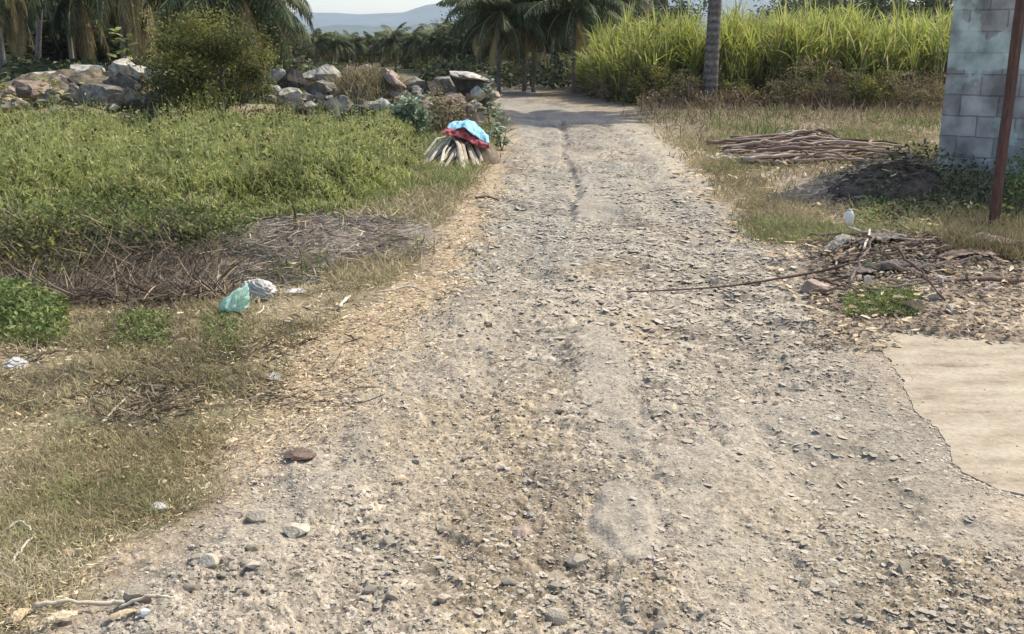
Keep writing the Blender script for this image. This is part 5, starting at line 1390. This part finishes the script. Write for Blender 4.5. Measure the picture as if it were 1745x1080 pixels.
def bag(px, py, w_, h_, name, label, mat, seed, lean, neck=True, cat="plastic bag", parts=True):
    x, y = [float(v) for v in G(px, py)]
    V, F = ICO[4]; V = V.copy()
    q = V * (2.1 if neck else 3.3) + seed
    cr = np.abs(fbm(q[:, 0] + q[:, 2], q[:, 1] - q[:, 2] * .8, seed, 5) - .5) * 2
    az = np.arctan2(V[:, 1], V[:, 0])
    V = V * (1.05 - (.95 if neck else .7) * cr)[:, None]
    zt = np.clip(V[:, 2], 0, 1)
    if neck:
        k = 1 - .62 * zt ** 1.1; k *= 1 + .10 * np.sin(az * 9 + seed) * zt
        V[:, 0] *= k; V[:, 1] *= k; V[:, 2] = np.where(V[:, 2] > 0, V[:, 2] * 1.35, V[:, 2] * .65)
    else:
        V[:, 2] *= .7
    V[:, 0] += lean * np.clip(V[:, 2], 0, 3)
    V = V / (V.max(0) - V.min(0)); V[:, 2] -= V[:, 2].min()
    V = V * np.array([w_, w_ * .8, h_])
    t = thing(name, label, cat, (x, y, gz(x, y) - .01))
    o = from_np("body", V, F, mat, t, rnd=np.random.default_rng(seed).random(len(V)) * .5 + .3, smooth=True)
    if neck and False:
        top = V[V[:, 2].argmax()]
        def fn(u, v):
            a_ = u * 5.2; rr_ = .012 + .012 * v * (1 + .4 * np.sin(a_ * 3))
            return np.stack([top[0] + rr_ * np.cos(a_) - .01, top[1] + rr_ * np.sin(a_), top[2] - .012 + .045 * v + .01 * np.sin(a_ * 4)], 1)
        V2, F2 = sheet(26, 5, fn); o2 = from_np("tied_neck", V2, F2, mat, t, rnd=np.full(len(V2), .8), smooth=True)
        sm = o2.modifiers.new("solidify", 'SOLIDIFY'); sm.thickness = .002
    return t
bag(398, 532, .205, .20, "plastic_bag", "crumpled light green plastic bag lying at the edge of the ditch", bag_m, 3, .7)
bag(443, 503, .24, .15, "dirty_bag", "dirty greyish white bag slumped behind the green plastic bag", M['dirty'], 8, -.3, neck=False)
one_stone(500, 480, 46, 16, .9, "pale flat bag scrap right of the dirty white bag", 'dirty', name="bag_scrap", cat="plastic scrap", dep=.5)
herb_patch(-80, 480, 158, 196, 5000, .42, 'grass_dry', "rock_weeds", "dry pale weeds growing in front of the left rocks", 311, .09, .42)
herb_patch(440, 860, 150, 206, 5200, .40, 'grass_dry', "rock_weeds", "dry pale weeds growing between the right rocks", 312, .08, .40)
herb_patch(430, 860, 165, 212, 3600, .36, 'silver', "rock_herbs", "grey green weeds growing before the right rocks", 313, .09, .46)
herb_patch(-80, 300, 165, 200, 2200, .36, 'bush', "rock_herbs", "olive green weeds growing before the left rocks", 314, .09, .48)
def heap_weeds(cx, cy, rx, ry, zt, n, seed):
    r = np.random.default_rng(seed); x = cx + rx * r.normal(size=n) * .45; y = cy + ry * r.normal(size=n) * .45
    P = np.stack([x, y, .15 + zt * np.clip(1 - ((x - cx) / rx) ** 2 - ((y - cy) / ry) ** 2, .05, 1) ** .8 + .1 * r.random(n)], 1)
    V, F, k = blades(P, r.uniform(.1, .4, n), .016, r.uniform(0, 6.28, n), r.uniform(.1, 1.2, n), r.uniform(0, 1.3, n), 3, 1.2, seed)
    a = Acc(); a.add(V, F, np.repeat(r.random(n) * .8, k)); return a
q = PY(628, 180, 20.6)
o = heap_weeds(float(q[0]), 20.4, 1.15, .9, .75, 2600, 9).build("heap_weeds", M['grass_dry']); tag(o, "dry olive brown weeds covering the brown soil heap", "weeds", None, "stuff")
# dry sticks and frond ribs on the verge
V_ST = [
 ([(175, 728), (215, 690), (250, 652)], .006, .85, "pale bent straw rib leaning over the left verge"),
 ([(0, 918), (40, 905), (62, 922)], .005, .8, "curved pale stem at the left edge near the bottom"),
 ([(20, 970), (45, 945), (62, 922)], .005, .8, "pale stem meeting the curved stem at lower left"),
 ([(60, 1045), (110, 1044), (180, 1040), (215, 1045)], .008, .55, "brown rib lying along the bottom left"),
 ([(205, 1050), (255, 1046), (300, 1045)], .005, .7, "thin tan rib left of the white pebble"),
 ([(578, 528), (590, 518), (597, 508)], .012, .9, "short pale split stick on the verge left of the road"),
 ([(435, 540), (450, 535), (448, 522)], .006, .9, "little hooked pale stem under the dirty white bag"),
 ([(640, 500), (700, 492), (730, 505)], .008, .5, "dry rib lying where straw meets the road"),
 ([(810, 340), (835, 342), (850, 344)], .016, .3, "dark short stick on the left road edge farther off"),
 ([(500, 372), (502, 390), (503, 398)], .014, .02, "charred stub standing at the field edge"),
 ([(655, 352), (656, 362), (656, 370)], .010, .95, "small pale stub at the end of the grey thatch"),
]
for i, (pp, r0, tone, lab) in enumerate(V_ST):
    pts = []
    for j, (px, py) in enumerate(pp):
        x, y = [float(v) for v in G(px, py)]; pts.append((x, y, gz(x, y) + .02 + (.015 if j == 1 else 0)))
    if "stub" in lab:
        x, y, z = pts[-1]; pts = [(x, y, z - .05), (x + .01, y, z + .06), (x - .01, y, z + .14)]
    branch_obj("dry_straw", pts, r0, r0 * .7, 'stalk' if tone > .4 else 'stick', tone, lab, "stem", None, 6, .002, 300 + i)
for i, (px, py, L_, W_, rz, lab) in enumerate([(35, 1060, .07, .05, 1.3, "upright dry leaf at the bottom left corner"), (105, 1064, .09, .05, .4, "pale folded dry leaf at the bottom left"), (210, 1066, .08, .03, .5, "pale torn leaf right of the folded leaf"),
     (395, 760, .06, .04, .9, "curled cream leaf on the verge above the mortar lump"), (515, 680, .05, .05, .2, "cream curled leaf on the straw at the road edge"), (620, 912, .09, .02, .1, "long flat pale leaf on the left of the road"), (680, 822, .05, .03, .3, "small tan leaf on the road")]):
    flap(px, py, L_, W_, rz, lab, 'straw', .95, .7, "dry_leaf", 40 + i, .3, "leaf")

# bundle of dry palm stalks under blue and red cloth
Yb = 14.1
c0 = PY(790, 268, Yb); bx0, by0 = float(c0[0]), Yb
gz0 = gz(bx0, by0)
SG = "pale palm stalks under the blue cloth"
ends = [(728, 284, 13.6), (750, 286, 13.5), (766, 291, 13.3), (780, 288, 13.5), (794, 290, 13.4), (739, 272, 13.9), (806, 286, 13.6), (820, 282, 13.8), (712, 285, 13.5), (722, 290, 13.4), (735, 278, 13.7), (744, 292, 13.3), (757, 296, 13.2), (762, 284, 13.5), (774, 290, 13.4), (786, 284, 13.6), (802, 296, 13.3), (812, 276, 13.9), (826, 272, 14.0), (718, 268, 14.0), (735, 262, 14.2)]
for i, (px, py, Yd) in enumerate(ends):
    rj = np.random.default_rng(i + 60); px += rj.normal() * 7; py += rj.normal() * 5; Yd += rj.normal() * .12
    e = PY(px, py, Yd); ez = gz(e[0], e[1]) + .02
    tp = PY(768 + (i * 37 % 21) * 2.4 if i < 19 else 770, 226 + (i % 3) * 4, 14.3 + .05 * (i % 4))
    st = np.array(tp); en = np.array([e[0], e[1], max(ez, e[2] if e[2] > 0 else ez)])
    mid = (st + en) / 2 + np.array([rj.normal() * .03, 0, .05 + rj.normal() * .03])
    r = np.random.default_rng(i)
    path = np.array([st, (st + mid) / 2, mid, (mid + en) / 2, en]); wd = np.array([.018, .022, .026, .034, .028]) * r.uniform(.5, 1.1)
    d = en - st; d /= np.linalg.norm(d); sd2 = np.cross(d, [0, 0, 1]); sd2 /= np.linalg.norm(sd2); up = np.cross(sd2, d)
    V = []
    for p_, w2 in zip(path, wd):
        for cx_, cz_ in ((-1, 0), (-.55, .32), (.55, .32), (1, 0), (.4, -.3), (-.4, -.3)): V.append(p_ + sd2 * cx_ * w2 + up * cz_ * w2)
    F = [(k * 6 + j, k * 6 + (j + 1) % 6, (k + 1) * 6 + (j + 1) % 6, (k + 1) * 6 + j) for k in range(4) for j in range(6)]
    a = Acc(); a.add(np.array(V), [np.array(F), np.array([[5, 4, 3, 2, 1, 0], [24, 25, 26, 27, 28, 29]])], .05 + .75 * r.random())
    o = a.build("palm_stalk", M['stalk']); tag(o, "pale dry palm stalk sticking out from under the blue cloth", "palm stalk", SG)
heap(795, 262, 14.35, .5, .36, .42, "dark brown core of the stalk bundle beneath the cloths", 9, 'dead', "brush_heap")
def cloth_mat(name, c1, c2, sc_=8):
    m, N, L, B = newmat(name); tc = N.new("ShaderNodeTexCoord"); n = N.new("ShaderNodeTexNoise"); n.inputs["Scale"].default_value = sc_; n.inputs["Detail"].default_value = 5
    L.new(tc.outputs["Object"], n.inputs["Vector"]); r = ramp(N, [(.35, c1), (.65, c2)]); L.new(n.outputs["Fac"], r.inputs[0]); L.new(r.outputs[0], B.inputs["Base Color"]); B.inputs["Roughness"].default_value = .8
    return m
blue = cloth_mat("blue_cloth", (.16, .37, .47), (.33, .56, .65)); red = cloth_mat("red_cloth", (.26, .035, .05), (.46, .10, .10), 14)
def cloth(name, label, pxs, Ynear, Yfar, ztop, mat, seed, sag, thick=.006, cat="cloth"):
    """draped over the bundle: u runs left to right in the photo, v from the near hem up over the crest to the back"""
    def fn(u, v):
        near_px = np.interp(u, np.linspace(0, 1, len(pxs)), [p[0] for p in pxs]); near_py = np.interp(u, np.linspace(0, 1, len(pxs)), [p[1] for p in pxs])
        crest_px = np.interp(u, np.linspace(0, 1, len(ztop)), [p[0] for p in ztop]); crest_py = np.interp(u, np.linspace(0, 1, len(ztop)), [p[1] for p in ztop])
        out = []
        A_ = np.stack([np.array(PY(a_, b_, Ynear)) for a_, b_ in zip(near_px, near_py)]); B_2 = np.stack([np.array(PY(a_, b_, Yfar)) for a_, b_ in zip(crest_px, crest_py)])
        C_ = B_2 + np.array([.05, .42, 0]); C_[:, 2] = np.maximum(.03, B_2[:, 2] - .45)
        t = v
        P = np.where((t < .6)[:, None], A_ + (B_2 - A_) * (t / .6)[:, None], B_2 + (C_ - B_2) * ((t - .6) / .4)[:, None])
        P[:, 2] += sag * np.sin(np.pi * np.clip(t / .6, 0, 1)) * (t < .6)
        f = fbm(u * 7 + seed, v * 4, seed, 4) - .5
        P[:, 2] += .06 * f + .03 * (fbm(u * 12, v * 9, seed + 4) - .5); P[:, 0] += .03 * (fbm(u * 5, v * 6, seed + 2) - .5); P[:, 1] += .16 * (fbm(u * 9, v * 5 + 3, seed + 1) - .5)
        return P
    V, F = sheet(60, 26, fn)
    o = from_np(name, V, F, mat, smooth=True); sm = o.modifiers.new("solidify", 'SOLIDIFY'); sm.thickness = thick
    return tag(o, label, cat)
cloth("blue_cloth", "light blue cloth draped over the bundle of palm stalks", [(762, 224), (775, 222), (790, 219), (805, 228), (818, 238), (834, 244)], 14.0, 14.35, [(766, 210), (780, 207), (797, 206), (810, 209), (820, 220), (832, 234)], blue, 5, .05)
cloth("red_cloth", "crimson cloth showing under the front hem of the blue cloth", [(752, 226), (768, 232), (785, 233), (800, 240), (814, 250), (829, 255)], 13.93, 14.15, [(768, 220), (782, 216), (793, 214), (806, 224), (818, 234), (832, 242)], red, 6, .03)
